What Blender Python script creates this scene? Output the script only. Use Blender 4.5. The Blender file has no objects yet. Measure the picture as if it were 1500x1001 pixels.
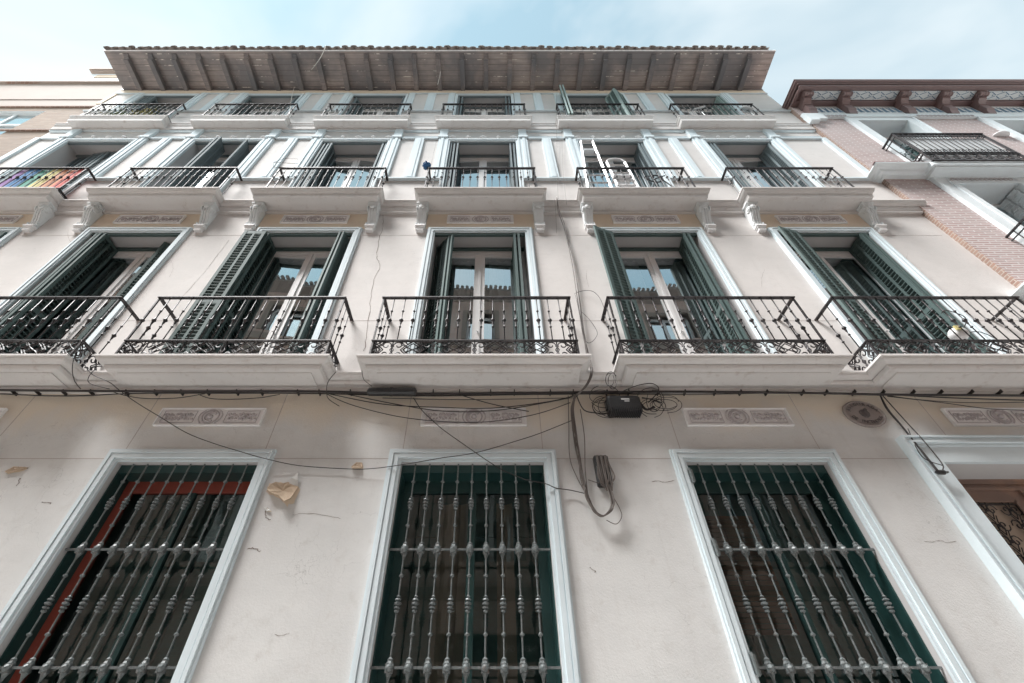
import bpy, math, random
from mathutils import Vector, Matrix
random.seed(7)
PI = math.pi
SC = bpy.context.scene
COL = SC.collection
# ------------------------------------------------------------------ metrics
D = 3.829            # distance camera -> facade plane (metres)
ZC = 1.55            # eye height
S = 5.5
TH = math.radians(44.12)
def W(x, y, p=0.0):
    """point on the plane standing p metres proud of the facade"""
    r = (D - p) / D
    return Vector((S*r*(x-720)/(y+175), D-p, ZC + S*r*(940.9/(y+175)-.7179)))
X0, B = -.18, 2.667
def bx(k): return X0 + B*k
BAYS = (-3, -2, -1, 0, 1, 2)
XL, XR = -9.66, 7.08          # facade ends
H = lambda rel: ZC + rel      # height relative to the eye -> world

# ------------------------------------------------------------------ materials
def nt(name):
    m = bpy.data.materials.new(name); m.use_nodes = True
    n = m.node_tree.nodes; b = n['Principled BSDF']
    return m, n, m.node_tree.links, b
def pos(n, l, sc=(1,1,1)):
    g = n.new('ShaderNodeNewGeometry'); mp = n.new('ShaderNodeMapping')
    mp.inputs['Scale'].default_value = sc
    l.new(g.outputs['Position'], mp.inputs['Vector']); return mp.outputs['Vector']
def noise(n, l, vec, scale, detail=4, rough=.55):
    t = n.new('ShaderNodeTexNoise'); t.inputs['Scale'].default_value = scale
    t.inputs['Detail'].default_value = detail; t.inputs['Roughness'].default_value = rough
    l.new(vec, t.inputs['Vector']); return t.outputs['Fac']
def ramp(n, l, fac, a, b, ca=(0,0,0,1), cb=(1,1,1,1)):
    r = n.new('ShaderNodeValToRGB'); r.color_ramp.elements[0].position = a
    r.color_ramp.elements[1].position = b
    r.color_ramp.elements[0].color = ca; r.color_ramp.elements[1].color = cb
    l.new(fac, r.inputs['Fac']); return r.outputs['Color']
def mix(n, l, fac, a, b, mode='MIX'):
    m = n.new('ShaderNodeMix'); m.data_type = 'RGBA'; m.blend_type = mode
    for v, i in ((fac, 0), (a, 6), (b, 7)):
        if hasattr(v, 'links') or isinstance(v, bpy.types.NodeSocket): l.new(v, m.inputs[i])
        else: m.inputs[i].default_value = v if i == 0 else (tuple(v)+(1,) if len(v) == 3 else v)
    return m.outputs[2]
def bump(n, l, b, h, st=.2, d=.01):
    k = n.new('ShaderNodeBump'); k.inputs['Strength'].default_value = st
    k.inputs['Distance'].default_value = d; l.new(h, k.inputs['Height']); l.new(k.outputs[0], b.inputs['Normal'])
def c3(c, f): return tuple(min(1, v*f) for v in c)

def paint(name, c, dirt=(.35,.30,.27), rough=.8, dirtamt=.5, streak=True, fine=.25, bst=.25, top=None, crk=0):
    """painted render or wood: mottled colour, dirt patches, vertical streaks, fine bump"""
    m, n, l, b = nt(name)
    v = pos(n, l)
    big = ramp(n, l, noise(n, l, v, 1.1, 5, .6), .35, .7)
    col = mix(n, l, big, c3(c, .93), c3(c, 1.05))
    med = ramp(n, l, noise(n, l, v, 7, 6, .7), .56, .80)
    f = n.new('ShaderNodeMath'); f.operation = 'MULTIPLY'; f.inputs[1].default_value = dirtamt
    l.new(med, f.inputs[0]); col = mix(n, l, f.outputs[0], col, mix(n, l, .5, c, dirt))
    if streak:
        sv = pos(n, l, (9, 9, .5))
        s = ramp(n, l, noise(n, l, sv, 1.3, 5, .65), .58, .85)
        f2 = n.new('ShaderNodeMath'); f2.operation = 'MULTIPLY'; f2.inputs[1].default_value = dirtamt*.7
        l.new(s, f2.inputs[0]); col = mix(n, l, f2.outputs[0], col, mix(n, l, .45, c, dirt))
    if crk:
        vo = n.new('ShaderNodeTexVoronoi'); vo.feature = 'DISTANCE_TO_EDGE'; vo.inputs['Scale'].default_value = 2.1
        dv = n.new('ShaderNodeVectorMath'); dv.operation = 'ADD'; nn_ = n.new('ShaderNodeTexNoise'); nn_.inputs['Scale'].default_value = 3.5; nn_.inputs['Detail'].default_value = 6; l.new(v, nn_.inputs['Vector'])
        sc_ = n.new('ShaderNodeVectorMath'); sc_.operation = 'SCALE'; sc_.inputs['Scale'].default_value = .55; l.new(nn_.outputs['Color'], sc_.inputs[0])
        l.new(v, dv.inputs[0]); l.new(sc_.outputs[0], dv.inputs[1]); l.new(dv.outputs[0], vo.inputs['Vector'])
        lt = n.new('ShaderNodeMapRange'); lt.inputs[1].default_value = .0; lt.inputs[2].default_value = .0045; lt.inputs[3].default_value = 1; lt.inputs[4].default_value = 0
        l.new(vo.outputs['Distance'], lt.inputs[0])
        mk_ = ramp(n, l, noise(n, l, pos(n, l, (1,1,1)), .8, 3), .52, .60)
        mm = n.new('ShaderNodeMath'); mm.operation = 'MULTIPLY'; l.new(lt.outputs[0], mm.inputs[0]); l.new(mk_, mm.inputs[1])
        m2 = n.new('ShaderNodeMath'); m2.operation = 'MULTIPLY'; m2.inputs[1].default_value = crk; l.new(mm.outputs[0], m2.inputs[0])
        col = mix(n, l, m2.outputs[0], col, c3(c, .45))
        bl = ramp(n, l, noise(n, l, pos(n, l, (1,1,2.2)), 2.6, 8, .72), .50, .53)
        m3 = n.new('ShaderNodeMath'); m3.operation = 'MULTIPLY'; m3.inputs[1].default_value = .10; l.new(bl, m3.inputs[0])
        col = mix(n, l, m3.outputs[0], col, c3(c, .78))
    if top:   # warm ochre colour above an irregular edge, base colour below
        g = n.new('ShaderNodeNewGeometry'); sp = n.new('ShaderNodeSeparateXYZ'); l.new(g.outputs['Position'], sp.inputs[0])
        nz = noise(n, l, pos(n, l, (1,1,.6)), 1.4, 5, .6)
        a1 = n.new('ShaderNodeMath'); a1.operation = 'MULTIPLY_ADD'; a1.inputs[1].default_value = .9; l.new(nz, a1.inputs[0]); l.new(sp.outputs['Z'], a1.inputs[2])
        mr = n.new('ShaderNodeMapRange'); mr.inputs[1].default_value = top+.30; mr.inputs[2].default_value = top+.62; l.new(a1.outputs[0], mr.inputs[0])
        col = mix(n, l, mr.outputs[0], col, (.74,.67,.57))
    l.new(col, b.inputs['Base Color']); b.inputs['Roughness'].default_value = rough
    h = noise(n, l, v, 60, 5, .7)
    bump(n, l, b, h, bst, .004)
    return m
def iron(name, c, hi, rough=.5):
    m, n, l, b = nt(name); v = pos(n, l)
    f = ramp(n, l, noise(n, l, v, 45, 5, .7), .45, .72)
    l.new(mix(n, l, f, c, hi), b.inputs['Base Color'])
    rs = ramp(n, l, noise(n, l, v, 6, 6, .75), .60, .72)
    rm_ = n.new('ShaderNodeMath'); rm_.operation = 'MULTIPLY'; rm_.inputs[1].default_value = .45; l.new(rs, rm_.inputs[0])
    l.new(mix(n, l, rm_.outputs[0], mix(n, l, f, c, hi), (.16,.085,.055)), b.inputs['Base Color'])
    b.inputs['Roughness'].default_value = rough; b.inputs['Metallic'].default_value = .15
    bump(n, l, b, noise(n, l, v, 120, 3), .3, .002); return m
def brick(name, c1, c2, mortar, bw=.24, bh=.05, ms=.008, axis='X'):
    m, n, l, b = nt(name)
    g = n.new('ShaderNodeNewGeometry'); s = n.new('ShaderNodeSeparateXYZ'); cb = n.new('ShaderNodeCombineXYZ')
    l.new(g.outputs['Position'], s.inputs[0])
    ad = n.new('ShaderNodeMath'); ad.operation = 'ADD'
    l.new(s.outputs['X'], ad.inputs[0]); l.new(s.outputs['Y'], ad.inputs[1])
    l.new(ad.outputs[0], cb.inputs['X']); l.new(s.outputs['Z'], cb.inputs['Y'])
    # slight waviness so rows are hand laid
    nz = n.new('ShaderNodeTexNoise'); nz.inputs['Scale'].default_value = 1.7; l.new(cb.outputs[0], nz.inputs['Vector'])
    ms_ = n.new('ShaderNodeVectorMath'); ms_.operation = 'SCALE'; ms_.inputs['Scale'].default_value = .02
    l.new(nz.outputs['Color'], ms_.inputs[0])
    va = n.new('ShaderNodeVectorMath'); va.operation = 'ADD'; l.new(cb.outputs[0], va.inputs[0]); l.new(ms_.outputs[0], va.inputs[1])
    t = n.new('ShaderNodeTexBrick'); t.inputs['Scale'].default_value = 1
    t.inputs['Brick Width'].default_value = bw; t.inputs['Row Height'].default_value = bh
    t.inputs['Mortar Size'].default_value = ms; t.inputs['Mortar Smooth'].default_value = .3; t.inputs['Bias'].default_value = -.1
    t.inputs['Color1'].default_value = (*c1, 1); t.inputs['Color2'].default_value = (*c2, 1); t.inputs['Mortar'].default_value = (*mortar, 1)
    l.new(va.outputs[0], t.inputs['Vector'])
    v = pos(n, l)
    f = ramp(n, l, noise(n, l, v, 2.2, 6, .7), .4, .75)
    fm = n.new('ShaderNodeMath'); fm.operation = 'MULTIPLY'; fm.inputs[1].default_value = .45; l.new(f, fm.inputs[0])
    col = mix(n, l, fm.outputs[0], t.outputs['Color'], c3(mortar, .8))
    l.new(col, b.inputs['Base Color']); b.inputs['Roughness'].default_value = .9
    inv = n.new('ShaderNodeMath'); inv.operation = 'SUBTRACT'; inv.inputs[0].default_value = 1; l.new(t.outputs['Fac'], inv.inputs[1])
    bump(n, l, b, inv.outputs[0], .5, .006); return m
def glass(name, tint=(.84,.92,.95), base=.46):
    m, n, l, b = nt(name); n.remove(b)
    out = n['Material Output']; tr = n.new('ShaderNodeBsdfTransparent'); gl = n.new('ShaderNodeBsdfGlossy')
    tr.inputs['Color'].default_value = (*c3(tint,.8), 1); gl.inputs['Color'].default_value = (*tint, 1); gl.inputs['Roughness'].default_value = .0
    fr = n.new('ShaderNodeFresnel'); fr.inputs['IOR'].default_value = 1.6 if base > .1 else 1.45
    ad = n.new('ShaderNodeMath'); ad.operation = 'ADD'; ad.use_clamp = True; ad.inputs[1].default_value = base
    l.new(fr.outputs[0], ad.inputs[0])
    nz = noise(n, l, pos(n, l), 1.6, 2)
    k = n.new('ShaderNodeBump'); k.inputs['Strength'].default_value = .06; k.inputs['Distance'].default_value = .02
    l.new(nz, k.inputs['Height']); l.new(k.outputs[0], gl.inputs['Normal'])
    mx = n.new('ShaderNodeMixShader'); l.new(ad.outputs[0], mx.inputs[0]); l.new(tr.outputs[0], mx.inputs[1]); l.new(gl.outputs[0], mx.inputs[2])
    l.new(mx.outputs[0], out.inputs['Surface']); return m
def plain(name, c, rough=.6, metal=0, var=.12):
    m, n, l, b = nt(name); v = pos(n, l)
    f = noise(n, l, v, 14, 4, .6)
    l.new(mix(n, l, f, c3(c, 1-var), c3(c, 1+var)), b.inputs['Base Color'])
    b.inputs['Roughness'].default_value = rough; b.inputs['Metallic'].default_value = metal; return m
def wood(name, c, dark, plank=0.0, rough=.55, peel=None):
    """boards running along X, stained and flaking"""
    m, n, l, b = nt(name)
    v = pos(n, l, (1.2, 14, 14)); f = ramp(n, l, noise(n, l, v, 1.5, 6, .7), .3, .75)
    col = mix(n, l, f, dark, c)
    big = ramp(n, l, noise(n, l, pos(n, l), .9, 4, .6), .42, .62)
    col = mix(n, l, big, mix(n, l, .45, dark, (.10,.12,.14)), col)
    if plank:
        g = n.new('ShaderNodeNewGeometry'); s = n.new('ShaderNodeSeparateXYZ'); l.new(g.outputs['Position'], s.inputs[0])
        q = n.new('ShaderNodeMath'); q.operation = 'DIVIDE'; q.inputs[1].default_value = plank; l.new(s.outputs['Y'], q.inputs[0])
        fr = n.new('ShaderNodeMath'); fr.operation = 'FRACT'; l.new(q.outputs[0], fr.inputs[0])
        gap = n.new('ShaderNodeMath'); gap.operation = 'LESS_THAN'; gap.inputs[1].default_value = .07; l.new(fr.outputs[0], gap.inputs[0])
        if peel:
            pn = ramp(n, l, noise(n, l, pos(n, l, (3, 3, 3)), 1.1, 6, .75), .56, .61)
            near = n.new('ShaderNodeMath'); near.operation = 'LESS_THAN'; near.inputs[1].default_value = .22; l.new(fr.outputs[0], near.inputs[0])
            pm = n.new('ShaderNodeMath'); pm.operation = 'MULTIPLY'; l.new(pn, pm.inputs[0]); l.new(near.outputs[0], pm.inputs[1])
            col = mix(n, l, pm.outputs[0], col, peel)
        col = mix(n, l, gap.outputs[0], col, c3(dark, .45))
    l.new(col, b.inputs['Base Color']); b.inputs['Roughness'].default_value = rough
    bump(n, l, b, f, .3, .004); return m

M = {}
M['wall'] = paint('wall_paint', (.66,.63,.61), dirt=(.42,.37,.34), dirtamt=.55, bst=.5, crk=.4)
M['wall_low'] = paint('ground_floor_paint', (.70,.70,.69), dirt=(.42,.38,.34), dirtamt=.75, bst=.6, top=H(2.62), crk=.55)
M['ochre'] = paint('ochre_render', (.76,.65,.52), dirt=(.45,.33,.22), dirtamt=.5)
M['trim'] = paint('pale_blue_trim', (.67,.75,.785), dirt=(.42,.42,.42), dirtamt=.3)
M['slab'] = paint('balcony_stone', (.68,.655,.64), dirt=(.28,.19,.14), dirtamt=1.0)
M['console'] = paint('console_paint', (.72,.74,.745), dirt=(.35,.33,.32), dirtamt=.8)
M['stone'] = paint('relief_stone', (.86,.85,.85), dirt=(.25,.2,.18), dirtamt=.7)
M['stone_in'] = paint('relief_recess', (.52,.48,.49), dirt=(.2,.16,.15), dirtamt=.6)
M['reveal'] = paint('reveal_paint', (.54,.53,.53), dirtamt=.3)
M['green'] = paint('green_shutter_paint', (.066,.104,.10), dirt=(.16,.18,.17), dirtamt=.6, rough=.72)
M['greyblue'] = paint('grey_shutter_paint', (.16,.20,.215), dirt=(.3,.3,.28), dirtamt=.6, rough=.75)
M['sage'] = paint('sage_shutter_paint', (.27,.35,.34), dirt=(.4,.42,.4), dirtamt=.6, rough=.75)
M['frame'] = paint('white_window_paint', (.88,.87,.865), dirt=(.4,.33,.3), dirtamt=.4, rough=.5)
M['iron'] = iron('wrought_iron', (.016,.014,.016), (.075,.062,.062))
M['ironlt'] = iron('grey_window_bar', (.13,.15,.152), (.25,.26,.26), .38)
M['glass'] = glass('window_glass')
M['glassd'] = glass('dark_window_glass', (.75,.85,.85), .06)
M['room'] = plain('dark_room', (.20,.29,.28), .9)
M['curtain'] = plain('net_curtain', (.82,.82,.79), .9)
M['redframe'] = paint('red_frame_paint', (.30,.065,.045), dirtamt=.3, rough=.5)
M['greenframe'] = paint('green_frame_paint', (.020,.062,.060), dirt=(.1,.1,.1), dirtamt=.3, rough=.4)
M['brownwood'] = wood('door_wood', (.60,.36,.23), (.32,.17,.10))
M['cable'] = plain('black_cable_rubber', (.022,.018,.018), .55)
M['cableg'] = plain('grey_cable_rubber', (.13,.11,.10), .6)
M['cablew'] = plain('white_cable', (.72,.70,.66), .6)
M['eave'] = wood('eave_boards', (.50,.42,.375), (.27,.225,.21), plank=.125, rough=.42, peel=(.75,.70,.62))
M['rafter'] = wood('rafter_wood', (.30,.25,.235), (.15,.13,.125), rough=.5)
M['tile'] = paint('roof_tile_clay', (.30,.26,.24), dirt=(.16,.14,.13), dirtamt=1, rough=.9)
M['crack'] = plain('crack_dark', (.20,.16,.14), .9)  # dark brown colour of the crack lines
M['joint'] = plain('render_joint', (.47,.42,.40), .9)
M['flake'] = paint('bare_plaster', (.46,.35,.25), dirt=(.3,.2,.13), dirtamt=.6)
M['flakew'] = paint('curled_paint', (.68,.68,.66), dirtamt=.2)
M['plaque'] = paint('weathered_metal_plaque', (.31,.27,.255), dirt=(.12,.1,.1), dirtamt=.8, rough=.6)
M['plaqued'] = plain('plaque_letters', (.10,.085,.085), .6)
M['box'] = plain('black_plastic', (.025,.026,.028), .35)
M['label'] = plain('printed_label', (.6,.6,.6), .5)
M['tan'] = brick('tan_brick', (.28,.20,.15), (.36,.27,.21), (.27,.23,.20), .26, .06, .006)
M['tanr'] = paint('beige_render', (.33,.27,.235), dirtamt=.4)
M['pink'] = brick('pink_brick', (.37,.25,.235), (.46,.335,.32), (.60,.56,.55), .26, .052, .011)
M['header'] = brick('brown_brick', (.24,.145,.115), (.31,.20,.155), (.38,.32,.28), .12, .052, .008)
M['white'] = paint('white_stucco', (.72,.77,.79), dirtamt=.35)
M['cornice'] = paint('brown_cornice_paint', (.19,.125,.12), dirt=(.35,.25,.22), dirtamt=.6, rough=.45)
M['panelw'] = paint('stencilled_panel', (.66,.69,.70), dirtamt=.3)
M['bluemark'] = plain('blue_stencil', (.16,.25,.34), .7)
M['red'] = brick('red_brick', (.72,.50,.43), (.76,.58,.51), (.70,.62,.58), .25, .06, .008)
M['asphalt'] = paint('road_setts', (.46,.45,.44), streak=False)
M['paving'] = paint('pavement_granite', (.68,.67,.65), streak=False)
M['alu'] = plain('aluminium_ladder', (.75,.76,.77), .35, .3)
M['whitem'] = plain('white_enamel', (.75,.74,.74), .4)
M['blue'] = plain('blue_petals', (.03,.13,.30), .5, 0, .4)
M['dish'] = plain('grey_dish', (.55,.56,.57), .5)
M['leaf'] = plain('leaf_green', (.16,.20,.07), .6, 0, .4)
M['leafy'] = plain('leaf_yellow', (.36,.33,.12), .6, 0, .4)
M['pot'] = plain('terracotta', (.36,.16,.09), .8)
M['tealback'] = plain('teal_backing', (.13,.23,.215), .7, 0, .35)  # backing plane added behind the ground floor glass so the panes look teal
M['brownshade'] = plain('brown_blind', (.42,.34,.27), .8)
for nm, c in (('purple',(.30,.16,.42)),('fblue',(.08,.24,.50)),('fgreen',(.12,.38,.30)),('fyellow',(.75,.66,.30)),('forange',(.72,.33,.20)),('fred',(.68,.15,.13))):
    M[nm] = plain('flag_'+nm, c, .8)

# ------------------------------------------------------------------ mesh builder
class MB:
    def __init__(s): s.v = []; s.f = []
    def add(s, vs, fs):
        o = len(s.v); s.v += [tuple(v) for v in vs]; s.f += [tuple(i+o for i in f) for f in fs]
    def box(s, x0, x1, y0, y1, z0, z1):
        s.add([(x0,y0,z0),(x1,y0,z0),(x1,y1,z0),(x0,y1,z0),(x0,y0,z1),(x1,y0,z1),(x1,y1,z1),(x0,y1,z1)],
              [(0,3,2,1),(4,5,6,7),(0,1,5,4),(1,2,6,5),(2,3,7,6),(3,0,4,7)])
    def hexa(s, p):   # 8 points bottom ring then top ring
        s.add(p, [(0,3,2,1),(4,5,6,7),(0,1,5,4),(1,2,6,5),(2,3,7,6),(3,0,4,7)])
    def quad(s, *p): s.add(p, [tuple(range(len(p)))])
    def prismX(s, prof, x0, x1):   # prof: list of (y,z) closed
        n = len(prof); s.add([(x0,y,z) for y,z in prof]+[(x1,y,z) for y,z in prof],
              [tuple(range(n-1,-1,-1)), tuple(range(n,2*n))]+[(i,(i+1)%n,(i+1)%n+n,i+n) for i in range(n)])
    def prismY(s, prof, y0, y1):   # prof: list of (x,z) closed
        n = len(prof); s.add([(x,y0,z) for x,z in prof]+[(x,y1,z) for x,z in prof],
              [tuple(range(n)), tuple(range(2*n-1,n-1,-1))]+[((i+1)%n,i,i+n,(i+1)%n+n) for i in range(n)])
    def lathe(s, prof, c, n=8, axis='Z', a0=0):   # prof (r, h)
        vs = []; fs = []
        for r, h in prof:
            for i in range(n):
                a = a0 + 2*PI*i/n; u, w = r*math.cos(a), r*math.sin(a)
                if axis == 'Z': vs.append((c[0]+u, c[1]+w, c[2]+h))
                elif axis == 'Y': vs.append((c[0]+u, c[1]+h, c[2]+w))
                else: vs.append((c[0]+h, c[1]+u, c[2]+w))
        for j in range(len(prof)-1):
            for i in range(n):
                fs.append((j*n+i, j*n+(i+1)%n, (j+1)*n+(i+1)%n, (j+1)*n+i))
        fs.append(tuple(range(n-1,-1,-1))); fs.append(tuple((len(prof)-1)*n+i for i in range(n)))
        s.add(vs, fs)
    def tube(s, pts, r, n=6, closed=False):
        pts = [Vector(p) for p in pts]; m = len(pts); vs = []; fs = []
        up = None
        for i, p in enumerate(pts):
            a = pts[(i-1) % m] if (closed or i > 0) else p; b = pts[(i+1) % m] if (closed or i < m-1) else p
            t = (b-a)
            if t.length < 1e-7: t = Vector((0,0,1))
            t.normalize()
            if up is None: up = t.orthogonal().normalized()
            up = (up - t*up.dot(t))
            up = up.normalized() if up.length > 1e-5 else t.orthogonal().normalized()
            w = t.cross(up); rr = r[i] if isinstance(r, (list, tuple)) else r
            for k in range(n):
                an = 2*PI*(k+.5)/n; vs.append(p + up*(rr*math.cos(an)) + w*(rr*math.sin(an)))
        for j in range(m if closed else m-1):
            for k in range(n):
                q = ((j+1) % m)*n
                fs.append((j*n+k, j*n+(k+1)%n, q+(k+1)%n, q+k))
        if not closed: fs.append(tuple(range(n-1,-1,-1))); fs.append(tuple((m-1)*n+k for k in range(n)))
        s.add(vs, fs)
    def sweep3(s, x0, x1, prof, yw=D, close=True):
        """profile (proud, inset-independent z) carried round the left, front and right sides of a slab:
        prof list of (out, z); out measured from the wall; sides shrink with the same inset as the front"""
        mx = max(o for o, z in prof); rings = []
        for o, z in prof:
            i = mx - o
            rings.append([(x0+i, yw+.06, z), (x0+i, yw-o, z), (x1-i, yw-o, z), (x1-i, yw+.06, z)])
        vs = [p for r in rings for p in r]; fs = []
        for j in range(len(rings)-1):
            for k in range(3): fs.append((j*4+k, (j+1)*4+k, (j+1)*4+k+1, j*4+k+1))
        fs.append((0,1,2,3)); n = (len(rings)-1)*4; fs.append((n+3,n+2,n+1,n))
        s.add(vs, fs)
    def build(s, name, mat, parent=None, origin=None, smooth=False, **props):
        me = bpy.data.meshes.new(name)
        o = Vector(origin) if origin is not None else (Vector(parent['_w']) if parent is not None and '_w' in parent else Vector((0,0,0)))
        me.from_pydata([tuple(Vector(v)-o) for v in s.v], [], s.f); me.update()
        mats = mat if isinstance(mat, (list, tuple)) else [mat]
        for q in mats: me.materials.append(M[q])
        if smooth: me.shade_smooth(); 
        ob = bpy.data.objects.new(name, me); COL.objects.link(ob)
        pw = Vector(parent['_w']) if parent is not None else Vector((0,0,0))
        ob.location = o - pw; ob['_w'] = tuple(o)
        if parent is not None: ob.parent = parent
        for k, v in props.items(): ob[k] = v
        return ob
def fixn(ob):
    import bmesh
    bm = bmesh.new(); bm.from_mesh(ob.data); bmesh.ops.recalc_face_normals(bm, faces=bm.faces); bm.to_mesh(ob.data); bm.free(); return ob
def empty(name, loc, label, cat, group=None):
    o = bpy.data.objects.new(name, None); COL.objects.link(o); o.location = loc; o['_w'] = tuple(loc)
    o.empty_display_size = .1
    tag(o, label, cat, group); return o
def tag(o, label, cat, group=None):
    o['label'] = label; o['category'] = cat
    if group: o['group'] = group
    return o
def inst(src, name, parent, loc, rotz=0):
    o = src.copy(); o.name = name; COL.objects.link(o); o.parent = parent
    o.location = Vector(loc) - Vector(parent['_w']); o.rotation_euler = (0,0,rotz); return o
def smoothpts(pts, sub=4):
    out = []; n = len(pts); P = [Vector(p) for p in pts]
    for i in range(n-1):
        p0 = P[max(i-1,0)]; p1 = P[i]; p2 = P[i+1]; p3 = P[min(i+2,n-1)]
        for j in range(sub):
            t = j/sub
            out.append(.5*((2*p1)+(p2-p0)*t+(2*p0-5*p1+4*p2-p3)*t*t+(3*p1-p0-3*p2+p3)*t**3))
    out.append(P[-1]); return out
def textmesh(txt, size):
    cu = bpy.data.curves.new('t', 'FONT'); cu.body = txt; cu.size = size; cu.extrude = .002; cu.align_x = 'CENTER'; cu.resolution_u = 2
    ob = bpy.data.objects.new('t', cu); COL.objects.link(ob)
    me = bpy.data.meshes.new_from_object(ob.evaluated_get(bpy.context.evaluated_depsgraph_get()))
    vs = [tuple(v.co) for v in me.vertices]; fs = [tuple(p.vertices) for p in me.polygons]
    bpy.data.objects.remove(ob); bpy.data.curves.remove(cu); bpy.data.meshes.remove(me); return vs, fs

# ================================================================== MAIN BUILDING
bld = empty('apartment_building', (X0, D, 0), 'cream five storey apartment building with iron balconies and dark wooden eaves, filling the middle', 'building')
W2, W3, W4 = .70, .685, .67
Z2, Z3, Z4 = H(3.085), H(6.872), H(10.395)
T2, T3, T4 = H(6.06), H(9.528), H(12.44)
EZ = H(12.91)
def gw(k): c = X0 + 2.68*k; return c-.672, c+.672
G_TOP, G_BOT = H(2.126), .95
DOORX0, DOORX1, DOORT = 4.227, 6.09, H(2.104)
opens = []
for k in (-3,-2,-1,0,1):
    a, b = gw(k); opens.append((a, b, G_BOT, G_TOP))
opens.append((DOORX0, DOORX1, 0.12, DOORT))
for k in BAYS:
    for w, z, t in ((W2,Z2,T2),(W3,Z3,T3),(W4,Z4,T4)): opens.append((bx(k)-w, bx(k)+w, z+.003, t))
RV = .36
def wallmesh(ops, x0, x1, z0, z1, Y):
    xs = sorted({x0, x1, *[o[0] for o in ops], *[o[1] for o in ops]}); zs = sorted({z0, z1, *[o[2] for o in ops], *[o[3] for o in ops]})
    m = MB()
    for i in range(len(xs)-1):
        for j in range(len(zs)-1):
            cx, cz = (xs[i]+xs[i+1])/2, (zs[j]+zs[j+1])/2
            if any(o[0] < cx < o[1] and o[2] < cz < o[3] for o in ops): continue
            m.quad((xs[i],Y,zs[j]),(xs[i+1],Y,zs[j]),(xs[i+1],Y,zs[j+1]),(xs[i],Y,zs[j+1]))
    return m
low = wallmesh([o for o in opens if o[3] < 4.2], XL, XR, 0, H(2.95), D); low.build('ground_floor_wall', 'wall_low', bld)
up = wallmesh([o for o in opens if o[3] > 4.2], XL, XR, H(2.95), EZ+.1, D)
up.quad((XL,D,0),(XL,D+9,0),(XL,D+9,EZ+.1),(XL,D,EZ+.1)); up.quad((XR,D,0),(XR,D,EZ+.1),(XR,D+9,EZ+.1),(XR,D+9,0))
up.quad((XL,D+9,0),(XR,D+9,0),(XR,D+9,EZ+.1),(XL,D+9,EZ+.1))
up.build('wall', 'wall', bld)
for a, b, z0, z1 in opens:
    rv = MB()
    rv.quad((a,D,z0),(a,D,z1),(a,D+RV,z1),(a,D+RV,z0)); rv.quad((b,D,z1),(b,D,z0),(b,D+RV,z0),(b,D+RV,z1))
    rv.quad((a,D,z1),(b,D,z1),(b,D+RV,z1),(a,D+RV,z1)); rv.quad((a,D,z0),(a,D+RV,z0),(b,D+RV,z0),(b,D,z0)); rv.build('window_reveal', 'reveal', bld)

rm = MB()
rm.quad((XL,D+1.5,0),(XR,D+1.5,0),(XR,D+1.5,EZ),(XL,D+1.5,EZ))
for z in (.02, H(2.9), H(6.7), H(10.2), EZ-.02): rm.quad((XL+.02,D+.37,z),(XR-.02,D+.37,z),(XR-.02,D+1.5,z),(XL+.02,D+1.5,z))
for k in range(-4, 3): x = bx(k)+B/2; rm.quad((x,D+.37,0),(x,D+1.5,0),(x,D+1.5,EZ),(x,D+.37,EZ))
rm.build('room_partition', 'room', bld)

# joints and cracks in the render
jt = MB()
def hl(x0, x1, z, t=.006):
    jt = MB(); jt.box(x0, x1, D-.0015, D+.01, z-t/2, z+t/2); jt.build('render_joint', 'joint', bld)
def vl(x, z0, z1, t=.006):
    jt = MB(); jt.box(x-t/2, x+t/2, D-.0013, D+.01, z0, z1); jt.build('render_joint', 'joint', bld)
zj = W(0, 672).z
ce = sorted([(gw(k)[0]-.12, gw(k)[1]+.12) for k in (-3,-2,-1,0,1)]+[(3.97, 6.4)])
x = XL
for a, b in ce: hl(x, a, zj); x = b
hl(x, XR, zj)
for k in (-3,-2,-1,0,1,2):
    for s in (-1,1): vl(X0+2.68*k+s*.675, H(2.24) if k < 2 else H(2.4), H(2.95))
for k in range(-4, 3):
    a, b = bx(k)+.84, bx(k+1)-.84
    a, b = max(a, XL), min(b, XR)
    if b > a:
        hl(a, b, W(0,345).z); hl(a, b, W(0,470).z)
ck = MB()
def crack(pts, w=.0035, p=.002, jit=.012):
    P = smoothpts([W(x, y, p) for x, y in pts], 6)
    P = [q+Vector((random.uniform(-jit,jit),0,random.uniform(-jit,jit)*.5)) for q in P]
    for i in range(len(P)-1):
        ww = w*random.uniform(.5,1.3); a, b = P[i], P[i+1]; t = (b-a).normalized(); nn = Vector((-t.z,0,t.x))*ww
        ck.quad(a-nn, b-nn, b+nn, a+nn)
crack([(561,306),(562,325),(557,345),(552,375),(556,390),(545,420),(542,450),(538,490),(533,515)])
crack([(393,745),(388,755),(395,762)], .003); crack([(335,352),(300,398),(262,440)], .002, jit=.004)
crack([(25,684),(40,686)], .004); crack([(430,755),(455,752),(500,760)], .0015); crack([(362,805),(372,803),(380,808)], .003)
crack([(60,735),(75,738)], .003); crack([(1360,310),(1400,345),(1470,395)], .0015)
crack([(30,700),(24,712)], .003); crack([(865,830),(872,838)], .0025); crack([(640,205),(630,250),(622,300)], .0015, jit=.006)
rr_ = random.Random(12)
for i in range(26):
    x_, y_ = rr_.uniform(0,1500), rr_.uniform(690,1000); P_ = [(x_,y_)]
    for j in range(rr_.randint(2,4)): P_.append((P_[-1][0]+rr_.uniform(4,16), P_[-1][1]+rr_.uniform(-5,5)))
    if all(not (a < W(px,py).x < b) for px,py in P_ for a, b in [(gw(k)[0]-.13, gw(k)[1]+.13) for k in (-2,-1,0,1)]+[(3.9,7)]): crack(P_, rr_.uniform(.0008,.0022), jit=.004)
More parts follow.
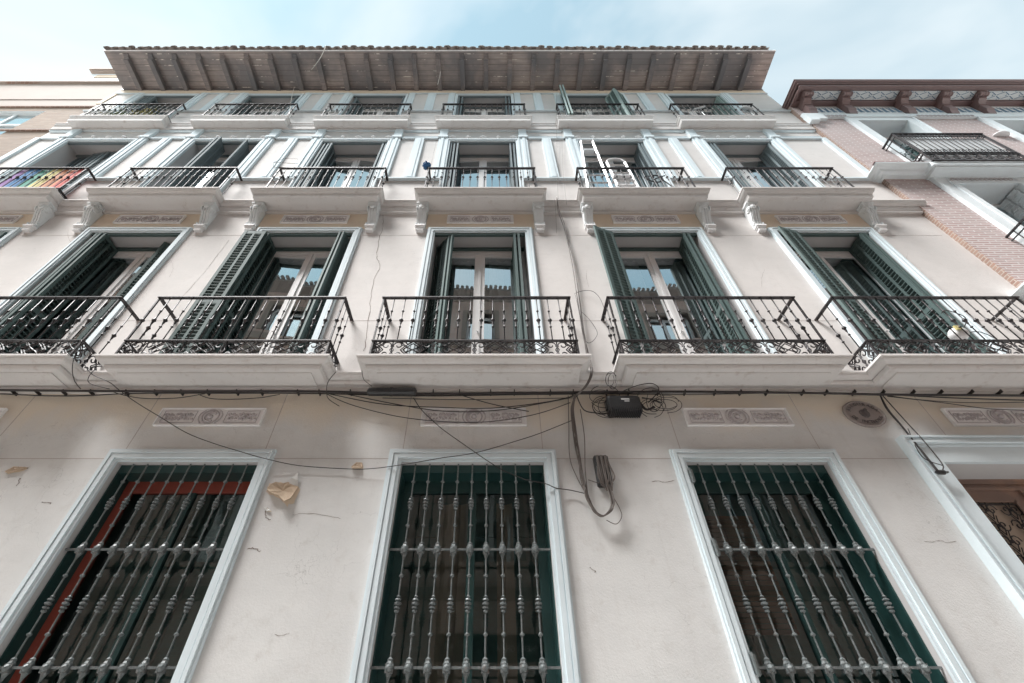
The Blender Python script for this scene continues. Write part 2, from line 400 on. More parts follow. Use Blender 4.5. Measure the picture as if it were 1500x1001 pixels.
for x_, y_ in ((1120,395),(620,420),(250,380),(860,395),(1330,370),(100,335)): crack([(x_,y_),(x_+rr_.uniform(-6,6),y_+12),(x_+rr_.uniform(-8,8),y_+26)], .001, jit=.003)
ck.build('crack', 'crack', bld)

# thin ochre strips over the wall
for k in BAYS: oc = MB(); oc.box(bx(k)-.86, bx(k)+.86, D-.006, D, T2+.13, H(6.67)); oc.build('lintel_band', 'ochre', bld)
oc = MB(); oc.box(XL, XR, D-.018, D, H(12.63), EZ); oc.build('frieze_band', 'ochre', bld)

# casings ------------------------------------------------------------
def casing(m, a, b, z0, z1, w, layers, y=D):
    """stepped architrave: layers = (outer fraction, inner fraction, proud)"""
    for f0, f1, p in layers:
        o, i = w*f0, w*f1
        # mitred pieces
        def pc(pts): 
            m.hexa([(pts[0][0],y-p,pts[0][1]),(pts[1][0],y-p,pts[1][1]),(pts[1][0],y+.002,pts[1][1]),(pts[0][0],y+.002,pts[0][1]),
                    (pts[3][0],y-p,pts[3][1]),(pts[2][0],y-p,pts[2][1]),(pts[2][0],y+.002,pts[2][1]),(pts[3][0],y+.002,pts[3][1])])
        pc([(a-o,z0),(a-i,z0),(a-i,z1+i),(a-o,z1+o)]); pc([(b+i,z0),(b+o,z0),(b+o,z1+o),(b+i,z1+i)])
        pc([(a-i,z1+i),(b+i,z1+i),(b+o,z1+o),(a-o,z1+o)])
LAY = ((1,.86,.035),(.86,.62,.05),(.62,.55,.036),(.55,.22,.042),(.22,.0,.026))
for k in (-3,-2,-1,0,1):
    a, b = gw(k); m = MB(); casing(m, a, b, G_BOT-.1, G_TOP, .12, LAY)
    m.box(a-.16, b+.16, D-.09, D, G_BOT-.16, G_BOT-.1); m.build('window_casing', 'trim', bld, (a, D, G_BOT-.1))
for k in BAYS:
    m = MB(); casing(m, bx(k)-W2, bx(k)+W2, Z2+.004, T2, .115, LAY); m.build('window_casing', 'trim', bld, (bx(k), D, Z2))
    m = MB(); casing(m, bx(k)-W3, bx(k)+W3, Z3+.004, T3, .075, ((1,.5,.055),(.5,0,.04))); m.build('window_casing', 'trim', bld, (bx(k), D, Z3))
    m = MB(); casing(m, bx(k)-W4, bx(k)+W4, Z4+.004, T4, .06, ((1,.4,.04),(.4,0,.025))); m.build('window_casing', 'trim', bld, (bx(k), D, Z4))

# pilaster strips and panels of the two upper storeys -----------------
class PB:
    def box(s, x0, x1, y0, y1, z0, z1):
        q = MB(); q.box(x0, x1, y0, y1, z0, z1); q.build('pilaster' if z1-z0 > .3 else ('capital' if x1-x0 < .35 else 'panel_moulding'), 'trim', bld, (x0, D, z0))
m = PB()
def strip(xa, xb, z0, z1, p, mid=.35):
    m.box(xa, xb, D-p, D, z0, z1); w = xb-xa
    if mid: m.box(xa+w*.3, xb-w*.3, D-p-.012, D-p, z0+.03, z1-.03)
a3, b3, c3_, d3 = H(7.86), H(9.66), H(9.75), H(9.96)
for k in range(-4, 3):
    L = bx(k)+W3+.078; R = bx(k+1)-W3-.078; mid = (L+R)/2
    if k == -4: L = XL
    if k == 2: R = XR
    w = .165
    if k > -4:
        m.box(L, L+w, D-.045, D, a3, b3); m.box(L+w*.35, L+w*.7, D-.06, D-.045, a3+.02, b3)
        m.box(L-.02, L+w+.02, D-.075, D, b3, b3+.07); m.box(L+.0, L+w, D-.055, D, b3+.07, d3+.16)
    if k < 2:
        m.box(R-w, R, D-.045, D, a3, b3); m.box(R-w*.7, R-w*.35, D-.06, D-.045, a3+.02, b3)
        m.box(R-w-.02, R+.02, D-.075, D, b3, b3+.07); m.box(R-w, R, D-.055, D, b3+.07, d3+.16)
    if -4 < k < 2:
        m.box(mid-.095, mid+.095, D-.04, D, a3+.03, b3); m.box(mid-.04, mid+.04, D-.05, D-.04, a3+.03, b3)
    else:
        e = XL if k == -4 else XR-.11
        m.box(e, e+.11, D-.04, D, a3+.03, b3)
    xa, xb = (L+w if k > -4 else XL), (R-w if k < 2 else XR)
    m.box(xa, xb, D-.038, D, b3-.0, b3+.045); m.box(xa, xb, D-.036, D, a3, a3+.03)
    m.box(xa+.05, xb-.05, D-.022, D, c3_+.035, c3_+.06); m.box(xa+.05, xb-.05, D-.022, D, d3+.08, d3+.105)
    lo, hi = (max(L-.0, XL)), min(R, XR)
    m.box(lo, hi, D-.06, D, a3-.055, a3-.03)
    # fourth storey
    a4, b4 = H(11.32), H(12.55)
    L = bx(k)+W4+.063; R = bx(k+1)-W4-.063; mid = (L+R)/2
    if k == -4: L = XL
    if k == 2: R = XR
    if k > -4: m.box(L+.02, L+.17, D-.035, D, a4, b4); m.box(L+.07, L+.12, D-.047, D-.035, a4, b4)
    if k < 2: m.box(R-.17, R-.02, D-.035, D, a4, b4); m.box(R-.12, R-.07, D-.047, D-.035, a4, b4)
    if -4 < k < 2: m.box(mid-.10, mid+.10, D-.035, D, a4, b4); m.box(mid-.045, mid+.045, D-.046, D-.035, a4, b4)
    m.box(L, R, D-.03, D, b4, b4+.04); m.box(L, R, D-.05, D, a4-.05, a4-.02)
m.box(XL, XR, D-.03, D, H(10.09), H(10.14))
for k in BAYS:
    for i in range(5):
        q = MB(); c = (bx(k)+(i-2)*.325, D-.002, H(9.79))
        if i % 2: q.lathe([(.052,.0),(.05,-.02),(.02,-.04)], c, 4, 'Y')
        else:
            q.lathe([(.05,0),(.046,-.018),(.026,-.03),(.012,-.04)], c, 10, 'Y')
            q.v = [(c[0]+(v[0]-c[0])*1.6, v[1], c[2]+(v[2]-c[2])*.7) for v in q.v]
        fixn(q.build('rosette', 'stone', bld, c))

# mouldings and balconies ----------------------------------------------
def cyma(mx, zt, h, inset, lip=.022):
    """profile from top down: lip, cove, bead"""
    pr = [(mx, zt), (mx, zt-lip), (mx-.010, zt-lip-.003), (mx-.014, zt-lip-h*.10)]
    for i in range(1, 6):
        t = i/5; pr.append((mx-.014-(inset*.72)*(1-math.cos(PI/2*t)), zt-lip-h*.10-h*.30*math.sin(PI/2*t)))
    x_, z_ = pr[-1]; pr.append((x_-.004, z_-.004)); pr.append((x_+.006, z_-.006))
    for i in range(1, 5):
        t = i/4; pr.append((x_+.006-(inset*.14)*t*t, z_-.006-(z_-.006-(zt-h))*t*.98))
    pr.append((pr[-1][0]-.006, zt-h))
    return pr
def moulding(z, proud, h, inset, name):
    m = MB(); pr = cyma(proud, z-.003, h, inset)
    pr = [(D-o, zz) for o, zz in pr] + [(D+.02, z-h), (D+.02, z-.003)]
    m.prismX(pr, XL if z < 6 else XL+.0, XR+(.0 if z < 6 else .12)); fixn(m.build(name, 'slab', bld))
moulding(Z2, .21, .11, .10, 'string_course'); moulding(Z3, .14, .19, .09, 'string_course'); moulding(Z4, .085, .22, .04, 'string_course')
m = MB(); m.box(XL, XR, D-.06, D, H(2.93), H(2.974)); m.box(XL, XR, D-.045, D, H(6.62), H(6.68)); m.box(XL, XR, D-.05, D, H(10.14), H(10.17)); m.build('string_course', 'wall', bld)

def scroll_units(put, L, h, unit=.40):
    """put(list of (u, z)) adds one iron strip; pattern of C scrolls and crossed diagonals"""
    n = max(1, round(L/unit)); U = L/n; s = U/.40; hh = h/2
    for i in range(n):
        c = (i+.5)*U
        for sx in (-1,1):
            for sz in (-1,1):
                P = []
                for j in range(13):   # big C scroll
                    t = j/12; a = -.35+t*PI*2.1; r = hh*(.44-.30*t)
                    P.append((c+sx*(.058*s - math.cos(a)*r*s*.9), hh+sz*(hh*.50 + math.sin(a)*r)))
                put(P)
                put([(c+sx*(.108+.026*math.cos(a))*s, hh+sz*(hh*.70+hh*.22*math.sin(a))) for a in [k_*.9 for k_ in range(7)]])
                put([(c+sx*(.150+.022*math.cos(a))*s, hh+sz*(hh*.82+hh*.14*math.sin(a))) for a in [k_*1.05 for k_ in range(7)]])
        for sx in (-1,1):
            for off in (0,.028):
                P = [(c+sx*(.085+off+(.115-off)*t)*s, hh+hh*.95*(t**.8)*(1-.25*off/.028)) for t in (0,.25,.5,.75,1)]
                put(P); put([(u, 2*hh-z) for u, z in P])
            P = [(c+sx*(.075+.125*t)*s, hh+hh*.93*(1-t)**1.3) for t in (0,.25,.5,.75,1)]
            put(P); put([(u, 2*hh-z) for u, z in P])
            put([(c+sx*.108*s, hh), (c+sx*.135*s, hh*1.30), (c+sx*.162*s, hh), (c+sx*.135*s, hh*.70), (c+sx*.108*s, hh)])
        put([(c-.018*s, hh), (c, hh*1.35), (c+.018*s, hh), (c, hh*.65), (c-.018*s, hh)])
        put([(c, .0), (c, 2*hh)])
def bal_mesh(h, knob, sk, name):
    pr = [(.0062,0)]
    for z, big in sorted(knob):
        if big: pr += [(.0062,z-.065),(.012,z-.045),(.011,z-.03),(.018,z-.012),(.025,z),(.023,z+.010),(.012,z+.018),(.014,z+.028),(.0062,z+.036)]
        else: pr += [(.0062,z-.012),(.014,z-.005),(.014,z+.005),(.0062,z+.012)]
    pr.append((.0062,h))
    m = MB(); m.lathe(pr, (0,0,0), sk); me = bpy.data.meshes.new(name)
    me.from_pydata(m.v, [], m.f); me.materials.append(M['iron']); me.shade_smooth(); return m, me
BAL2, ME2 = bal_mesh(.745, [(.500,0),(.335,1),(.225,0)], 8, 'baluster')
BAL3, _ = bal_mesh(.77, [(.60,0),(.42,1),(.33,0)], 6, 'b3')
BAL4, _ = bal_mesh(.73, [(.58,0),(.38,1)], 6, 'b4')

def balcony(k, Z, shw, sdep, sh, inset, rhw, rdep, rtop, ph, nb, ns, fl):
    c = bx(k); m = MB(); m.sweep3(c-shw, c+shw, cyma(sdep, Z, sh, inset))
    if fl == 2: m.box(c-shw+.2, c+shw-.2, D-sdep+.16, D, Z-sh-.012, Z-sh)
    bal = fixn(m.build('balcony', 'slab', bld, (c, D, Z)))
    y = D-rdep; x0, x1 = c-rhw, c+rhw
    h = MB(); t = .011
    def bar(z, w, tt):
        h.box(x0-w/2, x1+w/2, y-w/2, y+w/2, z, z+tt); h.box(x0-w/2, x0+w/2, y+w/2, D+.02, z, z+tt); h.box(x1-w/2, x1+w/2, y+w/2, D+.02, z, z+tt)
    bar(rtop-.012, .042, .014); bar(Z+ph, .032, .012); bar(Z+.012, .032, .010)
    for xx in (x0, x1): h.box(xx-.009, xx+.009, y-.009, y+.009, Z, rtop-.012)
    h.build('handrail', 'iron', bal)
    g = MB(); r = .0072 if fl == 2 else .0075
    if ph > .05:
        scroll_units(lambda P: g.tube([(x0+u, y, Z+.022+z) for u, z in P], r, 4), 2*rhw, ph-.022)
        for xx in (x0, x1): scroll_units(lambda P: g.tube([(xx, y+u, Z+.022+z) for u, z in P], r, 4), rdep, ph-.022)
        g.build('scroll_panel', 'iron', bal)
    ptsb = [(x0+(i)*2*rhw/(nb-1), y) for i in range(nb)]
    for i in range(1, ns+1): ptsb += [(x0, y+i*rdep/(ns+1)), (x1, y+i*rdep/(ns+1))]
    zb = Z+ph+.01; hgt = rtop-.012-zb
    if fl == 2:
        for (px, py) in ptsb:
            o = bpy.data.objects.new('baluster', ME2); COL.objects.link(o); o.parent = bal
            o.location = Vector((px, py, zb)) - Vector(bal['_w']); o.scale = (1, 1, hgt/.745)
    else:
        src = BAL3 if fl == 3 else BAL4; hb = .77 if fl == 3 else .73; q = MB()
        for (px, py) in ptsb: q.add([(v[0]+px, v[1]+py, v[2]*hgt/hb+zb) for v in src.v], src.f)
        q.build('baluster_row', 'iron', bal)
    return bal
for k in BAYS: balcony(k, Z2, 1.1965, .47, .115, .11, 1.0985, .367, H(4.087), .277, 18, 2, 2)
for k in BAYS: balcony(k, Z3, 1.0775, .356, .19, .08, .943, .235, H(7.815), .17, 16, 1, 3)
for k in BAYS: balcony(k, Z4, 1.0635, .245, .215, .035, .9485, .172, H(11.30), .16, 16, 1, 4)

# consoles under the third storey balconies
def console(x):
    m = MB(); zt = H(6.66); w = .070
    pr = [(D, zt), (D-.185, zt), (D-.188, zt-.04)]
    for i in range(13):
        t = i/12; pr.append((D-.17+.115*(t**.75)-.022*math.sin(t*PI*1.8), zt-.05-.41*t))
    pr += [(D-.055, zt-.47), (D, zt-.47)]
    m.prismX(pr, x-w, x+w)
    for i in (-.8,0,.8):   # flutes on the face
        for j in range(3, 14):
            y0, z0 = pr[j]; y1, z1 = pr[j+1]
            m.hexa([(x+i*.05-.014,y0-.012,z0),(x+i*.05+.014,y0-.012,z0),(x+i*.05+.014,y0+.01,z0),(x+i*.05-.014,y0+.01,z0),
                    (x+i*.05-.014,y1-.012,z1),(x+i*.05+.014,y1-.012,z1),(x+i*.05+.014,y1+.01,z1),(x+i*.05-.014,y1+.01,z1)])
    for s in (-1,1):
        m.lathe([(.06,0),(.055,s*.014),(.035,s*.006),(.03,s*.018),(.01,s*.022)], (x+s*w, D-.13, zt-.11), 14, 'X')
        m.lathe([(.03,0),(.026,s*.012),(.01,s*.014)], (x+s*w, D-.05, zt-.41), 10, 'X')
    m.lathe([(.05,0),(.045,-.02),(.02,-.03)], (x, D-.17, zt-.09), 10, 'Y')
    m.box(x-w-.024, x+w+.024, D-.20, D, zt-.012, zt+.018); m.box(x-w-.012, x+w+.012, D-.192, D, zt-.032, zt-.012)
    o = fixn(m.build('console', 'console', bld, (x, D, zt)))
    q = MB(); q.box(x-.078, x+.078, D-.09, D, zt-.50, zt-.47); q.box(x-.066, x+.066, D-.075, D, zt-.53, zt-.50); q.box(x-.055, x+.055, D-.062, D, zt-.585, zt-.53)
    q.build('guttae_block', 'stone', o)
for k in BAYS:
    console(bx(k)-.94); console(bx(k)+.94)

# relief plaques
def relief(cx, z0, z1, hw, ci=True):
    y = D; m = MB(); m.box(cx-hw, cx+hw, y-.018, y, z0, z1); h = z1-z0; zc = (z0+z1)/2
    t = .012
    for a, b, c, d in ((cx-hw,cx+hw,z1-t,z1),(cx-hw,cx+hw,z0,z0+t),(cx-hw,cx-hw+t,z0+t,z1-t),(cx+hw-t,cx+hw,z0+t,z1-t)): m.box(a, b, y-.032, y-.018, c, d)
    o = m.build('relief_panel', 'stone', bld, (cx, D, zc))
    q = MB(); s = h*.5
    q.tube([(cx+s*.78*math.cos(a), y-.024, zc+s*.78*math.sin(a)) for a in [i*PI/10 for i in range(20)]], .008, 5, True)
    q.tube([(cx+s*.55*math.cos(a), y-.024, zc+s*.55*math.sin(a)) for a in [.6+i*PI/8 for i in range(13)]], .013, 5)
    q.lathe([(s*.28,0),(s*.22,-.02),(s*.08,-.028)], (cx, y-.018, zc), 8, 'Y')
    for sg in (-1,1):
        x0 = cx+sg*s*1.5; x1 = cx+sg*(hw-.05)
        q.tube([(x0,y-.022,z0+.035),(x1,y-.022,z0+.035),(x1,y-.022,z1-.035),(x0,y-.022,z1-.035)], .005, 4, True)
        q.tube([(cx+sg*s*1.12*math.cos(a), y-.024, zc+s*1.12*math.sin(a)*.85) for a in [-.9+i*.3 for i in range(7)]], .007, 4)
        cc = (x0+x1)/2; rnd = random.Random(3)
        for i in range(9):
            a = cc+(i-4)*abs(x1-x0)*.10; r = .022+.012*math.sin(i*2.1)
            P = [(a+r*(1-.07*j)*math.cos(j*.75+i), y-.026, zc+(-1)**i*.018+r*(1-.07*j)*math.sin(j*.75+i)) for j in range(8)]
            q.tube(P, .0085, 4)
            q.lathe([(.016,0),(.012,-.012)], (a+.01, y-.018, zc-(-1)**i*.03), 6, 'Y')
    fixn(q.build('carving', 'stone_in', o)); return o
for k in (-2,-1,0,1,2): relief(X0+2.687*k, W(0,625).z, W(0,600).z, .535)
for k in BAYS: relief(bx(k), W(0,328.5).z, W(0,317.5).z, .535)

# french windows
def french(k, hw, Z, T, fl):
    c = bx(k); m = MB(); y0 = D+.30; y1 = D+.345; z0 = Z+.02; z1 = T-.002
    fw = .05; kb = .42 if fl == 2 else .12
    m.box(c-hw, c-hw+fw, y0, y1, z0, z1-.055); m.box(c+hw-fw, c+hw, y0, y1, z0, z1-.055); m.box(c-hw, c+hw, y0-.004, y1, z1-.11, z1-.055)
    sw = .07
    for s in (-1,1):
        a, b = (c-hw+fw, c-.008) if s < 0 else (c+.008, c+hw-fw)
        for x_, x2, q0, q1 in ((a,a+sw,z0,z1-.115),(b-sw,b,z0,z1-.115),(a+sw,b-sw,z1-.195,z1-.115),(a+sw,b-sw,z0,z0+kb)): m.box(x_, x2, y0+.008, y1-.004, q0, q1)
        if fl == 2: m.box(a+sw+.05, b-sw-.05, y0+.002, y0+.008, z0+.08, z0+.35)
    m.box(c-.022, c+.022, y0-.012, y0+.008, z0, z1-.115)
    m.lathe([(.012,0),(.014,-.02),(.02,-.05)], (c, y0-.01, z0+1.05), 6, 'Y')
    w = m.build('french_window', 'frame', bld, (c, D+.3, Z))
    g = MB()
    for s in (-1,1):
        a, b = (c-hw+fw+sw, c-.008-sw) if s < 0 else (c+.008+sw, c+hw-fw-sw)
        ty = random.uniform(-.016,.016) if (fl, k) != (3, -1) else -.03
        g.quad((a,y0+.022+ty,z0+kb),(b,y0+.022-ty,z0+kb),(b,y0+.022-ty,z1-.195),(a,y0+.022+ty,z1-.195))
    g.build('pane', 'glass', w)
    q = MB(); q.box(c-hw+.002, c+hw-.002, D+.255, y0-.006, z1-.055, z1-.002); q.box(c-hw+.002, c+hw-.002, D-.008, D+.035, z1-.045, z1+.0)
    q.build('shutter_rail', 'green' if fl == 2 else 'greyblue', w)
    if (k+fl) % 2 == 0 or fl == 2:
        q = MB(); n = 26; a = c-hw+.1; b = c+hw-.1
        for i in range(n):
            u0, u1 = a+(b-a)*i/n, a+(b-a)*(i+1)/n; ya = D+.46+.02*math.sin(i*1.9); yb = D+.46+.02*math.sin((i+1)*1.9)
            if fl == 2 and .35 < (i/n) < .6: continue
            q.quad((u0,ya,z0),(u1,yb,z0),(u1,yb,z1-.1),(u0,ya,z1-.1))
        q.build('curtain', 'curtain', w)
for k in BAYS:
    french(k, W2, Z2, T2, 2); french(k, W3, Z3, T3, 3); french(k, W4, Z4, T4, 4)

# shutters
def leafmesh(w, h, mat, cols=2):
    m = MB(); t = .034; st = .045
    m.box(0, st, -t/2, t/2, 0, h); m.box(w-st, w, -t/2, t/2, 0, h)
    if cols == 2: m.box(w/2-.016, w/2+.016, -t/2+.002, t/2-.002, 0, h)
    rails = [0, h*.42, h-.07]
    for i, z in enumerate(rails): m.box(st, w-st, -t/2+.003, t/2-.003, z, z+.065)
    spans = [(st, w/2-.016), (w/2+.016, w-st)] if cols == 2 else [(st, w-st)]
    for i in range(2):
        z0 = rails[i]+.065; z1 = rails[i+1]; n = max(1, int((z1-z0)/.060)); dz = (z1-z0)/n
        for j in range(n):
            z = z0+(j+.5)*dz
            for a, b in spans:
                m.hexa([(a,-.020,z-.022),(b,-.020,z-.022),(b,.015,z+.010),(a,.015,z+.010),(a,-.020,z-.013),(b,-.020,z-.013),(b,.015,z+.019),(a,.015,z+.019)])
    me = bpy.data.meshes.new('shutter'); me.from_pydata(m.v, [], m.f); me.materials.append(M[mat]); return me
L2 = leafmesh(.325, T2-Z2-.07, 'green'); L3 = leafmesh(.315, T3-Z3-.08, 'greyblue'); L4 = leafmesh(.31, T4-Z4-.08, 'greyblue')
L4s = leafmesh(.31, T4-Z4-.08, 'sage')
def leaf(me, x1, d1, x2, d2, z):
    o = bpy.data.objects.new('shutter', me); COL.objects.link(o); o.parent = bld
    o.location = Vector((x1, D+d1, z+.03)) - Vector(bld['_w']); o.rotation_euler = (0, 0, math.atan2(d2-d1, x2-x1)); return o
for a in [(-5.975,-.03,-5.97,.30),(-6.035,-.04,-6.04,.28),(-6.10,-.03,-6.10,.28),(-4.84,.24,-5.15,.14),
          (-3.47,-.05,-3.79,-.065),(-3.455,-.03,-3.45,.28),(-3.515,-.02,-3.51,.28),(-2.19,.25,-2.275,-.04),(-2.24,.25,-2.33,-.04),
          (-.86,.25,-.63,.0),(-.59,-.01,-.80,.24),(.355,-.03,.34,.27),(.415,-.03,.42,.27),
          (1.86,-.04,1.57,-.15),(1.86,-.02,1.83,.27),(2.975,-.03,3.0,.27),(3.045,-.03,3.06,.27),
          (4.69,-.06,4.38,-.14),(4.62,.25,4.70,-.04),(5.71,-.03,5.715,.28),(5.775,-.03,5.78,.28),
          (-7.49,-.04,-7.80,-.10),(-8.84,-.03,-8.82,.28)]: leaf(L2, *a, Z2)
for a in [(-8.80,.29,-8.46,.25),(-8.46,.23,-8.13,.18),(-8.11,.18,-7.79,.20),(-7.52,.27,-7.80,.2),
          (-5.66,.17,-5.60,-.14),(-5.74,.18,-5.69,-.12),(-5.15,.22,-5.08,-.09),(-4.86,.26,-5.12,.22),
          (-3.475,-.01,-3.47,.29),(-3.40,-.01,-3.40,.29),(-3.33,-.02,-3.33,.29),(-2.26,-.01,-2.25,.29),(-2.195,-.01,-2.19,.29),
          (-.835,-.01,-.83,.29),(-.77,-.01,-.76,.29),(-.70,-.02,-.69,.29),(.39,-.01,.385,.29),(.46,-.01,.46,.29),
          (1.84,-.01,1.82,.29),(3.07,-.01,3.05,.29),(3.13,-.01,3.13,.29),(4.50,-.01,4.50,.29),(4.57,-.01,4.57,.29),(4.64,-.01,4.64,.29),(5.79,-.01,5.72,.29)]: leaf(L3, *a, Z3)
for a in [(-8.80,0,-8.8,.29),(-8.72,0,-8.72,.29),(-8.64,0,-8.64,.29),(-8.55,-.01,-8.54,.29),(-7.55,0,-7.55,.29),
          (-6.15,0,-6.15,.29),(-4.88,0,-4.88,.29),(-4.95,0,-4.95,.29),(-3.45,.02,-3.3,.28),(-2.22,.0,-2.35,.28),
          (-.82,0,-.81,.29),(-.74,0,-.73,.29),(.36,0,.35,.29),(.44,0,.44,.29),(4.52,0,4.51,.29)]: leaf(L4, *a, Z4)
for a in [(1.80,.02,1.70,-.28),(1.86,.02,1.78,-.26),(2.90,.06,3.06,-.18),(3.08,-.18,3.34,-.02),(5.74,-.01,5.70,.29),(5.80,-.01,5.80,.29)]: leaf(L4s, *a, Z4)

# ground floor windows ---------------------------------------------------
def grille(k):
    a, b = gw(k); c = (a+b)/2; y = D+.035; zt = G_TOP
    rows = [H(1.343)-.8*i for i in range(3)]
    m = MB()
    for z in rows: m.box(a-.0, b+.0, y-.008, y+.008, z-.008, z+.008)
    g = m.build('window_grille', 'ironlt', bld, (c, D, G_BOT))
    for i in range(9):
        x = c+(i-4)*.1352; pr = [(.0068, G_BOT)]
        ks = []
        z = rows[0]+.6
        while z > G_BOT+.05:
            ph = round((rows[0]-z)/.2) % 4
            ks.append((z, 'c' if ph == 0 else ('b' if ph == 2 else 's'))); z -= .2
        bend = random.uniform(-.004,.004)
        for z, t in sorted(ks):
            if t == 's': pr += [(.0068,z-.014),(.018,z-.006),(.018,z+.004),(.0068,z+.012)]
            elif t == 'b': pr += [(.0068,z-.062),(.019,z-.054),(.019,z-.044),(.009,z-.038),(.024,z-.030),(.024,z-.022),(.010,z-.015),(.027,z-.004),(.027,z+.006),(.010,z+.016),(.025,z+.026),(.022,z+.034),(.009,z+.040),(.017,z+.05),(.0068,z+.060)]
        pr.append((.0068, zt-.002))
        q = MB(); q.lathe([(r, h) for r, h in pr], (x, y, 0), 8)
        for z, t in ks:
            if t == 'c':
                q.box(x-.027, x+.027, y-.022, y+.012, z-.033, z+.022); q.lathe([(.026,0),(.022,-.010),(.006,-.026)], (x, y-.022, z-.004), 8, 'Y')
                q.lathe([(.028,z+.022),(.020,z+.038),(.021,z+.05),(.0068,z+.062)], (x, y, 0), 6); q.lathe([(.009,z-.075),(.012,z-.06),(.024,z-.033)], (x, y, 0), 6)
        q.build('bar', 'ironlt', g, (x, y, G_BOT), smooth=False)
    return g
for k in (-2,-1,0,1):
    grille(k)
    a, b = gw(k); c = (a+b)/2; y = D+.24; z0 = G_BOT; z1 = G_TOP
    m = MB(); fc = 'redframe' if k == -1 else 'greenframe'; fw = .09
    m.box(a, a+fw, y, y+.05, z0, z1-.08); m.box(b-fw, b, y, y+.05, z0, z1-.08); m.box(a, b, y-.003, y+.05, z1-.19, z1-.08)
    w = m.build('window', fc, bld, (c, D+.24, G_BOT))
    g = MB(); g.quad((a+fw,y+.025,z0),(b-fw,y+.025,z0),(b-fw,y+.025,z1-.19),(a+fw,y+.025,z1-.19)); g.build('pane', 'glassd', w)
    q = MB(); q.box(c-.035, c+.035, y+.003, y+.047, z0, z1-.19); q.build('mullion', 'greenframe', w)
    q = MB()
    q.box(a, b, D+.06, D+.30, z1-.078, z1-.002); q.box(a, a+.012, D+.06, y, z0, z1-.078); q.box(b-.012, b, D+.06, y, z0, z1-.078)
    q.build('jamb_lining', 'greenframe', w)
    q = MB(); q.quad((a,y+.30,z0),(b,y+.30,z0),(b,y+.30,z1),(a,y+.30,z1))
    for j in range(5): q.box(a+.1+j*(b-a-.2)/5, a+.13+j*(b-a-.2)/5, y+.27, y+.30, z0, z1-.2)
    q.box(a, b, y+.27, y+.30, z1-.5, z1-.44); q.build('inner_panel', 'tealback', w)
    q = MB()
    if k == 0:
        for i in range(30):
            u0 = a+.1+i*.038
            if not (7 <= i <= 13 or 21 <= i <= 24): continue
            q.quad((u0,y+.12+.02*math.sin(i*1.7),z0),(u0+.038,y+.12+.02*math.sin((i+1)*1.7),z0),(u0+.038,y+.12+.02*math.sin((i+1)*1.7),z1-.25),(u0,y+.12+.02*math.sin(i*1.7),z1-.25))
        q.build('curtain', 'brownshade', w)
    elif k == 1:
        for i in range(24): q.box(a+.12, a+.62, y+.10, y+.115, 2.35+i*.04, 2.383+i*.04)
        q.build('inner_shutter', 'brownwood', w)
# hinge brackets of the right hand grille
a, b = gw(1)
for y_ in (700, 805, 975): m = MB(); p = W(0, y_); m.box(a-.012, a+.02, D-.05, D+.03, p.z-.06, p.z+.06); m.lathe([(.012,-.07),(.012,.07)], (a-.004, D-.05, p.z), 8); m.build('grille_hinge', 'ironlt', bld)

# entrance door -----------------------------------------------------------
m = MB(); casing(m, DOORX0, DOORX1, .12, DOORT, .262, ((1,.93,.09),(.93,.80,.07),(.80,.72,.085),(.72,.62,.06),(.62,.0,.045)))
m.build('door_casing', 'trim', bld, (DOORX0, D, .12))
m = MB(); y = D+.30; a, b, t = DOORX0, DOORX1, DOORT; dc = (a+b)/2
m.box(a, b, y, y+.06, t-.05, t-.0); m.box(a, b, y+.012, y+.06, t-.09, t-.05); m.box(a, b, y-.01, y+.05, t-.115, t-.09)
door = None
for s in (-1,1):
    x0, x1 = (a, dc-.004) if s < 0 else (dc+.004, b); st = .13
    m.box(x0, x0+st, y+.012, y+.05, .12, t-.115); m.box(x1-st, x1, y+.012, y+.05, .12, t-.115)
    for z0, z1 in ((t-.21,t-.115),(2.55,2.68),(1.5,1.62),(.12,.4)): m.box(x0+st, x1-st, y+.012, y+.05, z0, z1)
    for z0, z1 in ((1.62,2.55),(.4,1.5)):
        m.box(x0+st, x1-st, y+.03, y+.045, z0, z1); m.box(x0+st+.07, x1-st-.07, y+.016, y+.03, z0+.07, z1-.07)
    for z0, z1, g in ((2.68,t-.21,.02),):
        m.box(x0+st, x0+st+g, y+.004, y+.03, z0, z1); m.box(x1-st-g, x1-st, y+.004, y+.03, z0, z1); m.box(x0+st, x1-st, y+.004, y+.03, z1-g, z1); m.box(x0+st, x1-st, y+.004, y+.03, z0, z0+g)
m.box(dc-.03, dc+.03, y-.012, y+.012, .12, t-.115)
door = m.build('door', 'brownwood', bld, (dc, y, .12))
for s in (-1,1):
    x0, x1 = (a+.13, dc-.134) if s < 0 else (dc+.134, b-.13); z0, z1 = 2.70, t-.23
    q = MB(); q.quad((x0,y+.045,z0),(x1,y+.045,z0),(x1,y+.045,z1),(x0,y+.045,z1)); q.build('pane', 'brownshade', door)
    q = MB(); cx, cz = (x0+x1)/2, (z0+z1)/2
    q.tube([(x0+.02,y+.02,z0+.02),(x1-.02,y+.02,z0+.02),(x1-.02,y+.02,z1-.02),(x0+.02,y+.02,z1-.02)], .008, 4, True)
    for i in range(3):
        for j in range(5):
            px = x0+(i+.5)*(x1-x0)/3; pz = z0+(j+.5)*(z1-z0)/5
            for sg in (-1, 1):
                q.tube([(px+sg*.045+sg*.050*(1-.075*n)*math.cos(n*.62), y+.02, pz+.062*(1-.075*n)*math.sin(n*.62)*(1 if (i+j)%2 else -1)) for n in range(13)], .006, 4)
                q.tube([(px, y+.018, pz-.09), (px+sg*.03, y+.018, pz-.03), (px+sg*.012, y+.018, pz+.03), (px+sg*.04, y+.018, pz+.09)], .0055, 4)
            q.lathe([(.018,0),(.012,-.012)], (px, y+.02, pz), 6, 'Y')
    q.build('door_grille', 'iron', door)
